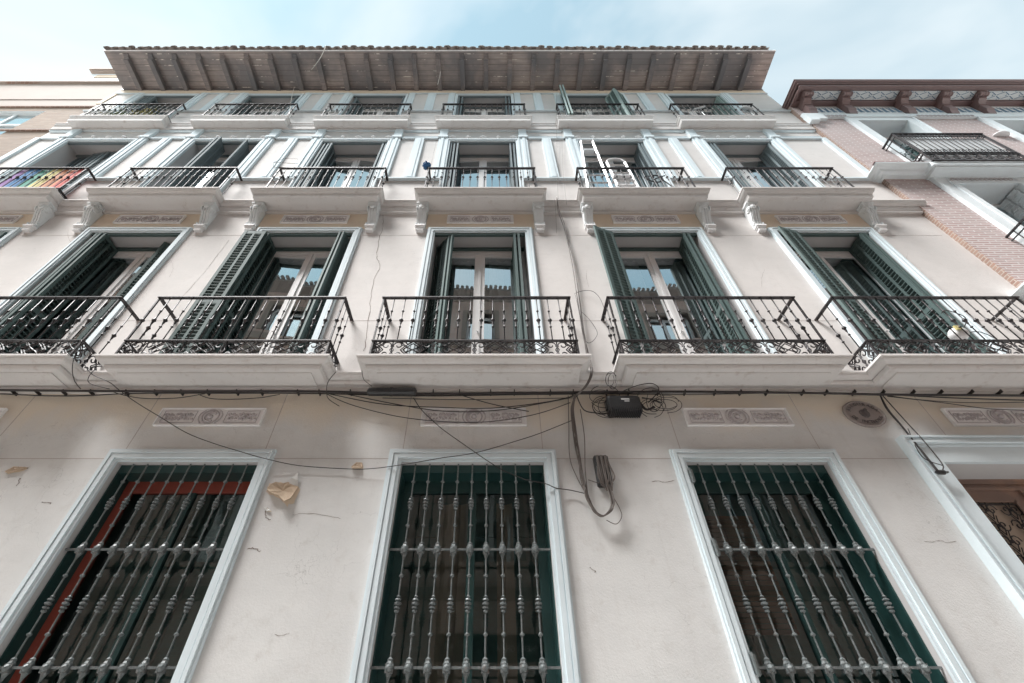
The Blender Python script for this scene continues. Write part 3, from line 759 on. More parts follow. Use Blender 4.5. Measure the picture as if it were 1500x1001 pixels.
m = MB(); m.box(a-.4, b+.4, D-.3, D+.3, 0, .12); m.build('doorstep', 'stone', bld)

# eave and roof -----------------------------------------------------------
EY = D-.87; ZE = H(12.95)
m = MB(); m.hexa([(XL,EY,ZE),(XR,EY,ZE),(XR,D+.1,EZ),(XL,D+.1,EZ),(XL,EY,ZE+.035),(XR,EY,ZE+.035),(XR,D+.1,EZ+.035),(XL,D+.1,EZ+.035)])
eave = m.build('eave', 'eave', bld)
x = -3.14-.60*10
while x < XR-.15:
    if x > XL+.15:
        q = MB(); w = .058; zb = .135
        def zz(y): return ZE+(EZ-ZE)*(y-EY)/(D-EY)
        pr = [(D+.02, zz(D)+.01), (EY+.05, zz(EY)+.01), (EY+.05, zz(EY)-.022), (EY+.085, zz(EY)-.022), (EY+.085, zz(EY)-.045), (EY+.12, zz(EY)-.045), (EY+.12, zz(EY)-.062),(EY+.155, zz(EY)-.066),(EY+.155, zz(EY)-zb), (D+.02, zz(D)-zb)]
        q.prismX(pr, x-w, x+w); fixn(q.build('rafter', 'rafter', eave, (x, D, EZ)))
    x += .60
m = MB(); m.box(XL, XR, EY-.018, EY, ZE-.012, ZE+.03); m.build('fascia', 'frame', eave)
m = MB(); m.box(XL, XR, D-.03, D-.018, EZ-.10, EZ); m.build('wall_plate', 'rafter', eave)
# barrel tiles
m = MB(); sl = math.tan(math.radians(17)); yb = D+4.6; pt = .212; i = 0
x = XL-.02
m.quad((XL,EY-.01,ZE+.04),(XR,EY-.01,ZE+.04),(XR,yb,ZE+.04+sl*(yb-EY)),(XL,yb,ZE+.04+sl*(yb-EY)))
while x < XR-pt*1.2:
    for (cx, up_, ys, zo, rr) in ((x+pt/2, 1, EY-.09, .058, .076), (x+pt, -1, EY-.075, .115, .08)):
        ys += random.uniform(-.018,.018); zo += random.uniform(-.006,.006); cxx = cx+random.uniform(-.008,.008)
        for (ya, yc, lift) in ((ys, ys+.42, 0), (ys+.36, ys+.80, .012), (ys+.74, yb, .02)):
            n = 7; vs = []
            for yy in (ya, yc):
                for th in (0, .014):
                    for j in range(n):
                        an = PI*j/(n-1); r_ = rr-th
                        vs.append((cxx+r_*math.cos(an), yy, ZE+zo+lift+sl*(yy-EY)+up_*r_*math.sin(an)*.85-(.0)))
            fs = []
            for j in range(n-1):
                fs += [(j, j+1, 2*n+j+1, 2*n+j), (n+j+1, n+j, 3*n+j, 3*n+j+1), (j+1, j, n+j, n+j+1), (2*n+j, 2*n+j+1, 3*n+j+1, 3*n+j)]
            m.add(vs, fs)
    x += pt
m.quad((XL,yb,ZE+.04+sl*(yb-EY)),(XR,yb,ZE+.04+sl*(yb-EY)),(XR,D+9,EZ+.1),(XL,D+9,EZ+.1))
m.build('tile_roof', 'tile', bld)
# gables under the roof slope
m = MB()
for xx in (XL+.001, XR-.001): m.quad((xx,D,EZ),(xx,D+9,EZ),(xx,yb,ZE+.03+sl*(yb-EY)))
m.build('gable', 'wall', bld)

# peeling plaster ----------------------------------------------------------
def flake(outl, p0, p1, tongue=None, mats=('flake',)):
    m = MB(); n = len(outl); c = Vector((0,0,0)); pts = []
    for i, (x, y, p) in enumerate(outl): q = W(x, y, p); pts.append(q); c += q
    c /= n; c.y = D-.004
    ring = [c.lerp(q, .55)+Vector((0,.004 if i % 2 else -.004,0)) for i, q in enumerate(pts)]
    for i in range(n):
        j = (i+1) % n
        m.add([c, ring[i], ring[j]], [(0,1,2)]); m.add([ring[i], pts[i], pts[j], ring[j]], [(0,1,2,3)])
        m.add([pts[i], W(outl[i][0], outl[i][1], .0)+Vector((0,.01,0)), W(outl[j][0], outl[j][1], .0)+Vector((0,.01,0)), pts[j]], [(0,1,2,3)])
    o = m.build('peeling_plaster', mats[0], bld, tuple(c))
    q = MB(); R_ = random.Random(n); ex = []
    for i in range(n*3):
        a_ = pts[i//3].lerp(pts[(i//3+1) % n], (i % 3)/3); v_ = a_-c; v_.y = 0; ex.append(Vector((c.x, D-.002, c.z))+v_*R_.uniform(.95,1.22))
    q.add(ex, [tuple(range(len(ex)))]); q.build('exposed_coat', 'ochre', o)
    return o
f = flake([(391,716,.02),(397,709,.012),(404,706,.01),(415,708,.008),(422,706,.01),(428,710,.012),(437,713,.02),(431,722,.035),(425,730,.06),(416,734,.075),(409,727,.04),(402,724,.05),(394,720,.055)], 0, 0)
m = MB(); P = [W(423,711,.006),W(427,700,.03),(W(437,692,.035)),W(436,703,.03),W(437,712,.008)]
m.add([tuple(p) for p in P], [(0,1,2,3,4)]); m.add([tuple(p+Vector((.002,.004,0))) for p in P], [(4,3,2,1,0)]); m.build('curled_edge', 'flakew', f)
flake([(515,683,.01),(522,678,.004),(531,678,.004),(530,685,.03),(516,686,.03)], 0, 0)
flake([(7,690,.01),(20,684,.004),(42,685,.004),(30,688,.025),(10,693,.02)], 0, 0)
flake([(386,744,.004),(392,743,.004),(396,748,.02),(390,749,.01)], 0, 0, mats=('flakew',))

# ================================================================== CABLES AND BOXES
def cable(name, strands, mat, label, cat='cable', group=None):
    m = MB()
    for pts, r, jit, cnt in strands:
        for c in range(cnt):
            rr = random.Random(len(pts)*31+c*7+int(pts[0][0]))
            P = []
            ph = [rr.uniform(-1,1) for _ in range(6)]
            for i, q in enumerate(pts):
                x, y, p = q if len(q) == 3 else (*q, .03)
                j = jit
                P.append(W(x+rr.uniform(-j,j)+ph[0]*j*.6, y+rr.uniform(-j,j)*.45, p+rr.uniform(0,.012)+c*.003))
            m.tube(smoothpts(P, 6), r, 6)
    o = m.build(name, mat, None, tuple(W(strands[0][0][0][0], strands[0][0][0][1])), smooth=True); tag(o, label, cat, group); return o
cable('cable_bundle', [
    ([(-60,571,.09),(200,573.5,.09),(460,573.5,.09),(600,577,.09),(840,575,.09),(1000,574,.09),(1200,576,.09),(1290,578,.09),(1420,579,.08),(1560,580,.08)], .012, .5, 3),
    ([(-60,577,.05),(0,577,.05),(60,579.5,.05),(120,580,.05),(200,576.5,.05),(330,576,.05),(480,577,.05),(620,580,.05),(850,577,.05),(1030,577.5,.05),(1180,575,.05),(1290,578,.05),(1400,583,.05),(1560,588,.05)], .0062, .7, 2)],
    'cable', 'thick black cable bundle clipped along the wall beneath the first row of balconies', 'cable')
for x in range(-20, 1500, 41):
    m = MB(); p = W(x+random.uniform(-8,8), 578, .0); m.box(p.x-.005, p.x+.005, D-.075, D, p.z-.022, p.z+.012)
    m.build('cable_clip', 'cable', bpy.data.objects['cable_bundle'])
cable('slack_cable', [([(165,574,.06),(185,580,.05),(215,584,.05),(260,583,.05),(300,577,.06)], .0045, .5, 1),
    ([(290,578,.05),(310,584,.05),(345,585,.05),(380,583,.05),(410,578,.05)], .0045, .5, 1)], 'cable', 'short slack black cables looping below the bundle at left', 'cable')
cable('slack_cable', [([(480,577,.06),(560,592,.05),(640,597,.05),(720,598,.05),(800,589,.05),(845,579,.06)], .005, .5, 1),
    ([(505,577,.06),(590,594,.05),(660,603,.05),(740,600,.05),(835,583,.06)], .005, .5, 1),
    ([(477,577,.06),(520,595,.05),(600,613,.05),(700,619,.05),(780,608,.05),(835,590,.06)], .0045, .5, 1),
    ([(560,583,.06),(680,585.5,.05),(840,583,.06)], .004, .5, 1), ([(665,576,.06),(720,592,.05),(775,603,.05)], .005, .5, 1)],
    'cable', 'slack black cables sagging across the central relief plaque', 'cable')
cable('crossing_cable', [([(118,524,.20),(133,547,.22),(160,560,.2),(175,572,.12),(200,590,.05),(233,610,.04),(273,634,.03),(311,649,.03),(350,661,.06),(385,671,.065),(436,682,.03),(500,686.5,.03),(540,687,.03),(588,681,.06),(647,671,.07),(698,663,.07),(760,645,.05),(793,634,.03),(838,616,.04)], .0042, .2, 1)],
    'cable', 'long thin black cable sagging from the left balcony corner across both left windows', 'cable')
cable('crossing_cable', [([(606,583,.06),(618,601,.04),(640,622,.03),(655,634,.03),(692,660,.06),(715,676,.08),(735,688,.08),(762,700,.08),(775,704,.07),(800,709,.07),(815,715,.05),(835,718,.03),(857,723,.04)], .0046, .3, 1)],
    'cable', 'black cable running diagonally down over the middle ground floor window', 'cable')
cable('cable_riser', [
    ([(826,330,.03),(838,380,.03),(848,440,.03),(853,485,.03),(862,525,.05),(866,545,.23),(858,566,.2),(843,580,.08)], .0055, 2.2, 5),
    ([(816,290,.17),(818,308,.08),(826,330,.03),(833,355,.03)], .005, 1.3, 4)],
    'cableg', 'bunch of grey cables climbing the wall between the third and fourth balconies', 'cable')
cable('cable_riser', [([(815,135,.03),(815,165,.08),(815,200,.05),(816,260,.03),(817,292,.17)], .0028, .5, 1), ([(823,180,.08),(824,240,.03),(830,300,.16)], .0024, .5, 1),
    ([(812,292,.16),(814,310,.05),(815,342,.03)], .0024, .4, 1)], 'cableg', 'thin cables hanging between the upper balconies right of centre', 'cable')
cable('cable_drop', [
    ([(842,580,.08),(838,600,.04),(841,630,.04),(846,660,.04),(853,700,.04),(860,728,.05),(870,748,.05),(882,756,.06),(893,750,.06),(898,738,.06),(895,722,.05),(889,707,.05)], .0055, 2.0, 7),
    ([(832,580,.06),(833,620,.03),(835,670,.03),(845,700,.03),(858,722,.03)], .0045, .4, 1),
    ([(850,600,.04),(856,640,.04),(857,690,.04),(862,735,.05)], .005, .4, 1),
    ([(898,728,.06),(908,745,.05),(911,757,.05),(902,768,.05),(888,762,.05)], .0035, .6, 1), ([(862,703,.04),(880,708,.05),(893,703,.06)], .004, .5, 1)],
    'cableg', 'hanging loop of grey cables below the ribbed terminal block', 'cable')
def loops(n, cx, cy, rx, ry, p0, seed):
    r = random.Random(seed); out = []
    for i in range(n):
        ox, oy = cx+r.uniform(-rx,rx)*.5, cy+r.uniform(-ry,ry)*.5; ax, ay = rx*r.uniform(.4,.9), ry*r.uniform(.4,.9); a0 = r.uniform(0,6)
        out.append(([(ox+ax*math.cos(a0+j*.62), oy+ay*math.sin(a0+j*.62), p0+.02*r.random()) for j in range(10)], .0032, 0, 1))
    return out
cable('cable_tangle', loops(6, 886, 589, 26, 20, .06, 4)+loops(3, 898, 560, 14, 14, .24, 9)+[([(842,430,.03),(855,426,.04),(868,427,.05),(878,436,.05),(885,452,.05)], .003, .3, 1),
    ([(842,430,.03),(846,445,.05),(858,500,.05),(875,490,.06),(865,470,.05),(850,455,.03)], .003, .3, 1),
    ([(845,580,.08),(855,600,.05),(872,605,.06),(893,606,.05)], .006, .3, 1)], 'cable', 'tangle of thin black wires between the central balcony and the splice box', 'cable')
cable('cable_tangle', loops(7, 965, 592, 26, 18, .07, 21)+[([(905,577,.1),(930,566,.25),(955,562,.28),(965,572,.15),(950,590,.08)], .005, .4, 1),
    ([(940,583,.1),(955,585,.1),(968,590,.1)], .005, 1.5, 4), ([(935,590,.1),(948,600,.1),(958,596,.1)], .007, 2, 4)], 'cable', 'loose wire ends curling out of the right end of the splice box', 'cable')
cable('cable_drop', [([(1289,579,.06),(1300,600,.04),(1322,625,.04),(1345,655,.07),(1375,691,.11)], .0065, 1.0, 3),
    ([(1293,580,.06),(1325,615,.05),(1352,645,.09),(1379,678,.11),(1381,688,.11)], .005, .3, 1),
    ([(1330,628,.05),(1350,668,.1),(1380,682,.11)], .004, .3, 1)], 'cable', 'black cables hanging down over the door surround to a clamp', 'cable')
m = MB(); p = W(1379,692,.11); m.lathe([(.012,-.05),(.022,-.03),(.024,.02),(.012,.04)], p, 8, 'X'); m.box(p.x-.01,p.x+.06,p.y-.01,p.y+.01,p.z-.006,p.z+.006); m.build('clamp', 'box', bpy.data.objects['cable_drop.001'])
cable('slack_cable', [([(1295,579,.06),(1350,586,.05),(1420,590,.05),(1520,589,.05)], .004, .3, 1), ([(1300,581,.06),(1380,590,.05),(1450,599,.05),(1540,602,.05)], .004, .3, 1)],
    'cable', 'two slack black cables right of the oval plaque', 'cable')
cable('roof_cable', [([(478,67,1.02),(470,84,.8),(458,100,.5),(445,112,.25),(433,125,.06),(428,140,.04),(425,160,.2),(424,168,.26)], .0075, .2, 1)], 'cablew', 'white cable hanging off the roof edge left of centre', 'cable')
cable('roof_cable', [([(645,105,.5),(644,113,.36),(641,124,.2)], .0075, .2, 1)], 'cablew', 'short white cable end dangling under the eaves near the middle', 'cable')
cable('balcony_wire', [([(492,545,.24),(480,560,.2),(478,575,.1),(482,585,.06),(497,595,.04)], .004, .4, 1), ([(530,543,.5),(533,556,.42),(545,566,.3)], .003, .3, 1)], 'cable', 'thin wire looping down between the second and third balcony slabs', 'cable')
cable('balcony_wire', [([(120,498,.5),(107,530,.46),(108,555,.3),(118,570,.1)], .004, .4, 1), ([(140,540,.22),(130,552,.22),(132,562,.2),(160,570,.15)], .004, .3, 1)], 'cable', 'thin black wires hanging at the leftmost balcony corner', 'cable')

def rbox(m, c, sx, sy, sz, bev=.012):
    x, y, z = c; a, b, h = sx/2, sy/2, sz/2
    prof = [(-a+bev,-h),(a-bev,-h),(a,-h+bev),(a,h-bev),(a-bev,h),(-a+bev,h),(-a,h-bev),(-a,-h+bev)]
    m.prismY([(x+u, z+w) for u, w in prof], y-b+bev, y+b)
    pi = [(u*(1-bev/a), w*(1-bev/h)) for u, w in prof]; n = 8
    m.add([(x+u, y-b+bev, z+w) for u, w in prof]+[(x+u, y-b, z+w) for u, w in pi], [(i,(i+1)%n,(i+1)%n+n,i+n) for i in range(n)]+[tuple(range(n,2*n))])
p = W(913, 596, .06)
jb = empty('junction_box', (p.x, D, p.z), 'black ribbed plastic splice box with a small white label under the cable bundle', 'junction box')
m = MB(); rbox(m, (p.x, D-.075, p.z), .34, .12, .20, .02); body = fixn(m.build('body', 'box', jb))
m = MB()
for i in range(17): m.box(p.x-.15+i*.0185, p.x-.142+i*.0185, D-.142, D-.02, p.z-.112, p.z-.05)
m.box(p.x-.185, p.x-.168, D-.1, D-.05, p.z-.05, p.z+.05); m.build('rib', 'box', body)
m = MB(); m.box(p.x-.03, p.x+.055, D-.1375, D-.135, p.z+.035, p.z+.05); m.box(p.x-.0, p.x+.05, D-.1375, D-.135, p.z+.012, p.z+.022); m.build('label', 'label', body)
p = W(883, 690, .03)
tb = empty('terminal_block', (p.x, D, p.z), 'open ribbed terminal block full of wires on the bare wall beside the middle window', 'terminal block')
m = MB(); rbox(m, (p.x, D-.03, p.z), .135, .06, .30, .012); body = fixn(m.build('body', 'box', tb))
m = MB()
for j in range(3):
    for i in range(16): m.lathe([(.013,0),(.016,-.01),(.006,-.018)], (p.x-.038+j*.038, D-.06, p.z-.12+i*.0165), 6, 'Y')
    m.box(p.x-.044+j*.038, p.x-.032+j*.038, D-.07, D-.06, p.z-.13, p.z+.14)
m.build('connector', 'cableg', body)
m = MB(); rr = random.Random(5)
for i in range(14):
    a = rr.uniform(-.06,.06); m.tube(smoothpts([(p.x+a, D-.065, p.z+rr.uniform(-.05,.12)), (p.x+a*1.3+rr.uniform(-.02,.02), D-.085, p.z-.08), (p.x+a*.9, D-.075, p.z-.15), (p.x+.02+a*.4, D-.06, p.z-.21)], 4), .0035, 5)
m.build('wire', 'cableg', tb, kind='stuff')
p0, p1 = W(541, 575, .1), W(608, 575, .1)
m = MB(); L_ = p1.x-p0.x
m.lathe([(.02,-.02),(.045,0),(.045,L_*.46),(.05,L_*.46),(.05,L_*.52),(.045,L_*.52),(.045,L_),(.02,L_+.02)], (p0.x, D-.11, p0.z), 10, 'X')
tag(m.build('cable_splice', 'box', None, tuple(p0), smooth=False), 'black splice sleeve on the cable bundle below the gap beside the central balcony', 'cable splice')

# oval plaque
cx, cz = W(1265, 607.5).x, W(1265, 607.5).z
m = MB(); n = 36
def ell(a, b, y): return [(cx+a*math.cos(2*PI*i/n), y, cz+b*math.sin(2*PI*i/n)) for i in range(n)]
rings = [ell(.205,.160,D), ell(.205,.160,D-.018), ell(.19,.146,D-.026), ell(.178,.135,D-.014), ell(.0001,.0001,D-.02)]
m.add([p for r in rings for p in r], [(j*n+i, j*n+(i+1)%n, (j+1)*n+(i+1)%n, (j+1)*n+i) for j in range(4) for i in range(n)])
pq = empty('oval_plaque', (cx, D, cz), 'weathered oval insurance plaque on the wall above the gap left of the entrance door', 'plaque')
fixn(m.build('disc', 'plaque', pq))
m = MB()
def arc(txt, a0, a1, a, b, flip):
    for i, ch in enumerate(txt):
        if ch == ' ': continue
        vs, fs = textmesh(ch, .05); t = a0+(a1-a0)*i/(len(txt)-1); th = math.radians(t)
        q = (th-PI/2) if not flip else (th+PI/2)
        bxp, bzp = cx+a*math.cos(th), cz+b*math.sin(th)
        m.add([(bxp+v[0]*math.cos(q)-v[1]*math.sin(q), D-.024-v[2], bzp+v[0]*math.sin(q)+v[1]*math.cos(q)) for v in vs], fs)
arc('ASEGURADA', 158, 22, .138, .098, False); arc('DE INCENDIOS', 205, 335, .168, .122, True)
m.lathe([(.05,0),(.045,-.01),(.02,-.016)], (cx, D-.018, cz), 10, 'Y'); m.lathe([(.02,0),(.015,-.01)], (cx+.03, D-.018, cz+.045), 8, 'Y')
m.build('lettering', 'plaqued', pq)

# ================================================================== THINGS ON THE BALCONIES
def at3(x, y, p): return W(x, y, p)
# ladder (third storey, bay 1)
p = W(905, 274, .17); zf = Z3
def ladder(name, x0, x1, xt0, xt1, ztop, yb_, yt, nr, lab, mat):
    e = empty(name, ((x0+x1)/2, yb_, zf), lab, 'ladder'); 
    for a, b in ((x0, xt0), (x1, xt1)):
        m = MB(); m.tube([(a, yb_, zf), (b, yt, ztop)], .028, 4); m.build('rail', mat, e)
    for i in range(nr):
        t = (i+.6)/nr; m = MB(); m.tube([(x0+(xt0-x0)*t, yb_+(yt-yb_)*t, zf+(ztop-zf)*t), (x1+(xt1-x1)*t, yb_+(yt-yb_)*t, zf+(ztop-zf)*t)], .018, 4); m.build('rung', mat, e)
    return e
tl, tr_ = W(851,207,.06), W(868,207,.06); zt_ = tl.z
e = ladder('ladder', 1.62, 2.04, tl.x, tr_.x, zt_, D-.20, D-.06, 8, 'tall aluminium ladder leaning at the left of the third storey window', 'alu')
m = MB(); m.tube([(tl.x,D-.06,zt_),(tr_.x,D-.06,zt_)], .028, 4); m.build('rung', 'alu', e)
a, b = W(853,222,.1), W(871,222,.1)
m = MB(); m.box(a.x+.02, b.x-.02, D-.16, D-.04, a.z-.05, a.z-.02); m.build('top_tray', 'alu', e)
tp = W(900,233,.08)
e = ladder('step_ladder', 2.16, 2.50, tp.x-.17, tp.x+.17, tp.z-.15, D-.2, D-.08, 4, 'white step ladder with rounded top hoop beside the tall ladder', 'whitem')
m = MB(); m.tube([(tp.x-.17+.17*(1-math.cos(a)), D-.08, tp.z-.15+.15*math.sin(a)) for a in [i*PI/8 for i in range(9)]], .022, 6); m.build('hoop', 'whitem', e, smooth=True)
for z in (.35, .7):
    m = MB(); m.box(2.15, 2.47, D-.22, D-.06, zf+z, zf+z+.03); m.build('tread', 'whitem', e)
# folded bike-like metal frame
m = MB(); c = W(960, 262, .14)
m.tube([(c.x+.13*math.cos(i*PI/8), c.y, c.z+.13*math.sin(i*PI/8)) for i in range(16)], .012, 5, True)
m.tube([(c.x+.1,c.y,c.z),(c.x+.4,c.y,Z3+.02),(c.x+.55,c.y,Z3+.25)], .012, 5); m.tube([(c.x-.25,c.y,Z3+.05),(c.x,c.y,c.z),(c.x+.2,c.y,c.z+.12)], .012, 5)
m.box(c.x-.02, c.x+.12, c.y-.03, c.y+.03, Z3, Z3+.16)
tag(m.build('garden_chair_frame', 'iron', None, tuple(c), smooth=False), 'dark bent metal frame lying at the right of the balcony with the ladders', 'metal frame')
# flag
a = W(20,247,.25); fl = empty('rainbow_flag', (bx(-3), D-.25, H(7.8)), 'rainbow striped cloth hung on the railing of the leftmost third storey balcony', 'flag')
xs = [bx(-3)-.28+i*.195 for i in range(7)]
for i, nm in enumerate(('purple','fblue','fgreen','fyellow','forange','fred')):
    m = MB()
    for j in range(6):
        u0, u1 = xs[i]+(xs[i+1]-xs[i])*j/6, xs[i]+(xs[i+1]-xs[i])*(j+1)/6
        y0_, y1_ = D-.212+.008*math.sin(u0*14), D-.212+.008*math.sin(u1*14)
        zr = H(7.80)
        m.quad((u0,y0_,Z3+.05),(u1,y1_,Z3+.05),(u1,y1_,zr),(u0,y0_,zr)); m.quad((u0,y0_+.004,Z3+.05),(u0,y0_+.004,zr),(u1,y1_+.004,zr),(u1,y1_+.004,Z3+.05))
    m.build('stripe', nm, fl)
# blue tinsel flower
c = W(625, 243, .22); m = MB(); rr = random.Random(8)
for i in range(260):
    v = Vector((rr.gauss(0,1), rr.gauss(0,1), rr.gauss(0,1))).normalized()*rr.uniform(.02,.075); v.z *= 1.35
    w = Vector((rr.uniform(-1,1), rr.uniform(-1,1), rr.uniform(-1,1))).normalized()*.016; u = v.cross(w).normalized()*.016; q = c+v
    m.quad(q-w-u, q+w-u, q+w+u, q-w+u)
e = empty('paper_flower', tuple(c), 'ruffled blue paper flower tied to the left corner of a third storey railing', 'decoration'); m.build('petal_ball', 'blue', e)
m = MB(); m.tube([tuple(c), (c.x+.10, D-.2, Z3+.6), (c.x+.3, D-.17, Z3+.02)], .007, 5); m.build('stick', 'iron', e)
# wire rack
m = MB()
def wr(pts, p=.3): m.tube([W(x, y, p) for x, y in pts], .0035, 4)
wr([(400,245),(401,238),(416,232),(436,233),(437,240),(441,247)]); wr([(401,238),(436,240)]); wr([(405,236),(402,247)]); wr([(401,246),(410,245),(441,247)])
tag(m.build('wire_rack', 'cableg', None, tuple(W(420,245,.3))), 'thin bent wire rack above the left end of a third storey railing', 'rack')
# dishes
for (x, y, lb) in ((1024,158,'small pale satellite dish in front of the dark window, rightmost top balcony'),(1095,159,'small grey satellite dish at the right end of the rightmost top balcony')):
    c = W(x, y, .2); e = empty('satellite_dish', (c.x, c.y, Z4), lb, 'satellite dish', 'dishes on the top right balcony'); m = MB(); n = 16; vs = []
    tilt = Matrix.Rotation(math.radians(20 if x > 1050 else -15), 4, 'Z') @ Matrix.Rotation(math.radians(60), 4, 'X')
    for r_, d_ in ((.0,.035),(.06,.03),(.10,.016),(.135,0),(.137,.006),(.10,.03),(.0,.045)):
        for i in range(n): vs.append(c + tilt @ Vector((r_*math.cos(2*PI*i/n), r_*math.sin(2*PI*i/n)*1.0, -d_)))
    m.add(vs, [(j*n+i, j*n+(i+1)%n, (j+1)*n+(i+1)%n, (j+1)*n+i) for j in range(6) for i in range(n)]); fixn(m.build('dish', 'dish', e, smooth=True))
    m = MB(); m.tube([(c.x, c.y+.02, Z4), (c.x, c.y+.02, c.z)], .014, 6); m.build('mast', 'ironlt', e)
# plants (top left balcony)
def plant(x, w, hh, n, mt, lb, spiky=False):
    e = empty('potted_plant', (x, D-.1, Z4), lb, 'plant', 'plants on the top left balcony'); m = MB()
    m.lathe([(.05,0),(.075,.13),(.08,.13),(.08,.15),(.06,.15)], (x, D-.1, Z4), 10); m.build('pot', 'pot', e)
    m = MB(); r = random.Random(int(x*100)); s = MB()
    for i in range(7):
        a = r.uniform(0,6.28); s.tube([(x, D-.1, Z4+.13), (x+w*.4*math.cos(a), D-.1+.05*math.sin(a), Z4+.13+hh*.5), (x+w*r.uniform(.4,.9)*math.cos(a), D-.1+.08*math.sin(a), Z4+.13+hh*r.uniform(.6,1))], .004, 4)
    s.build('stem', 'leaf', e)
    for i in range(n):
        q = Vector((x+r.gauss(0,w*.45), D-.1+r.gauss(0,.05), Z4+.15+abs(r.gauss(.5,.3))*hh)); a = Vector((r.uniform(-1,1),r.uniform(-1,1),r.uniform(-.3,1))).normalized()
        L_ = r.uniform(.03,.055)*(1.8 if spiky else 1); b = a.cross(Vector((r.random(),r.random(),r.random()))).normalized()*L_*(.12 if spiky else .35)
        m.add([q, q+a*L_*.5+b, q+a*L_, q+a*L_*.5-b], [(0,1,2,3)])
    m.build('foliage', mt, e)
plant(-8.75, .13, .7, 70, 'leaf', 'tall thin grassy plant at the left of the top left balcony', True)
plant(-8.42, .12, .45, 120, 'leaf', 'low green plant next to the tall grassy one on the top left balcony')
plant(-8.12, .14, .45, 200, 'leafy', 'yellowish bushy plant in the middle of the top left balcony')
plant(-7.85, .14, .55, 220, 'leafy', 'tallest yellow bushy plant right of the middle of the top left balcony')
# parcel lamp on the right balcony of the first row
c = W(1405, 490, .2); e = empty('work_lamp', (c.x, c.y, Z2), 'white round lamp with trailing wire on the rightmost lower balcony', 'lamp')
m = MB(); m.lathe([(.03,-.09),(.075,-.06),(.085,0),(.07,.05),(.03,.07)], (c.x, c.y, c.z), 12, 'X'); fixn(m.build('housing', 'whitem', e, smooth=True))
m = MB(); m.box(c.x-.09, c.x-.02, c.y-.09, c.y-.07, c.z-.0, c.z+.055); m.build('sticker', 'fyellow', e)
m = MB(); m.tube(smoothpts([(c.x+.05,c.y,c.z+.03),(c.x+.2,c.y-.05,c.z+.22),(c.x+.0,c.y-.1,c.z+.3),(c.x-.1,c.y-.1,c.z+.25)], 5), .005, 5)
m.tube(smoothpts([(c.x+.05,c.y,c.z),(c.x+.3,c.y,c.z+.02),(c.x+.45,c.y-.05,Z2+.1),(c.x+.6,c.y,Z2+.03)], 5), .005, 5); m.build('cord', 'cable', e, smooth=True)
m = MB(); m.tube([(c.x,c.y,Z2),(c.x,c.y,c.z-.04)], .012, 6); m.build('stand', 'iron', e)

# ================================================================== RIGHT NEIGHBOUR
PR = .077
def WR(x, y, p=0): return W(x, y, PR+p)
YR = D-PR
rb = empty('brick_building', (XR+5, YR, 0), 'pink brick building with white window surrounds and brown bracketed cornice at the right edge', 'building')
RX1 = XR+16; RT = H(11.43)
ops = []
RB = [8.72, 11.72, 14.72]
for c in RB: ops += [(c-.56, c+.56, H(7.84), H(10.477)), (c-.55, c+.55, H(4.35), H(7.45)), (c-.6, c+.6, .3, H(3.2))]
m = wallmesh(ops, XR+.002, RX1, 0, RT, YR)
for z0 in (0,): m.quad((RX1,YR,0),(RX1,D+9,0),(RX1,D+9,RT),(RX1,YR,RT)); m.quad((XR+.002,D+9,0),(RX1,D+9,0),(RX1,D+9,RT),(XR+.002,D+9,RT)); m.quad((XR+.002,YR,RT),(RX1,YR,RT),(RX1,D+9,RT),(XR+.002,D+9,RT))
m.build('wall', 'pink', rb)
m = MB(); m.quad((XR+.002,YR,0),(XR+.002,YR,RT),(XR+.002,D+9,RT),(XR+.002,D+9,0)); m.build('side_wall', 'header', rb)
m = MB(); q = MB(); g = MB(); f = MB()
for a, b, z0, z1 in ops:
    rv2 = .42
    m.quad((a,YR,z0),(a,YR,z1),(a,YR+rv2,z1),(a,YR+rv2,z0)); m.quad((b,YR,z1),(b,YR,z0),(b,YR+rv2,z0),(b,YR+rv2,z1)); m.quad((a,YR,z1),(b,YR,z1),(b,YR+rv2,z1),(a,YR+rv2,z1)); m.quad((a,YR,z0),(a,YR+rv2,z0),(b,YR+rv2,z0),(b,YR,z0))
m.build('window_reveal', 'white', rb)
for a, b, z0, z1 in ops:
    m = MB(); y = YR+.34; c = (a+b)/2
    m.box(a, a+.06, y, y+.05, z0, z1); m.box(b-.06, b, y, y+.05, z0, z1); m.box(a, b, y, y+.05, z1-.07, z1); m.box(c-.05, c+.05, y-.005, y+.05, z0, z1-.07); m.box(a, b, y, y+.05, z0, z0+.3)
    w = m.build('french_window', 'frame', rb, (c, y, z0)); m = MB(); m.quad((a,y+.03,z0),(b,y+.03,z0),(b,y+.03,z1),(a,y+.03,z1)); m.build('pane', 'glass', w)
    m = MB(); m.box(a-.02, b+.02, y+.4, y+.42, z0, z1); m.build('room_backing', 'room', w)
    m = MB(); top = z1 > 11
    if top: casing(m, a, b, z0, z1, .22, ((1,.8,.05),(.8,.0,.035)), YR)
    else: casing(m, a, b, z0, z1, .31, ((1,.8,.06),(.8,.3,.045),(.3,.0,.06)), YR); m.box(a-.31, b+.31, YR-.045, YR, z1+.312, z1+.36)
    m.build('window_casing', 'white', rb, (c, YR, z0))
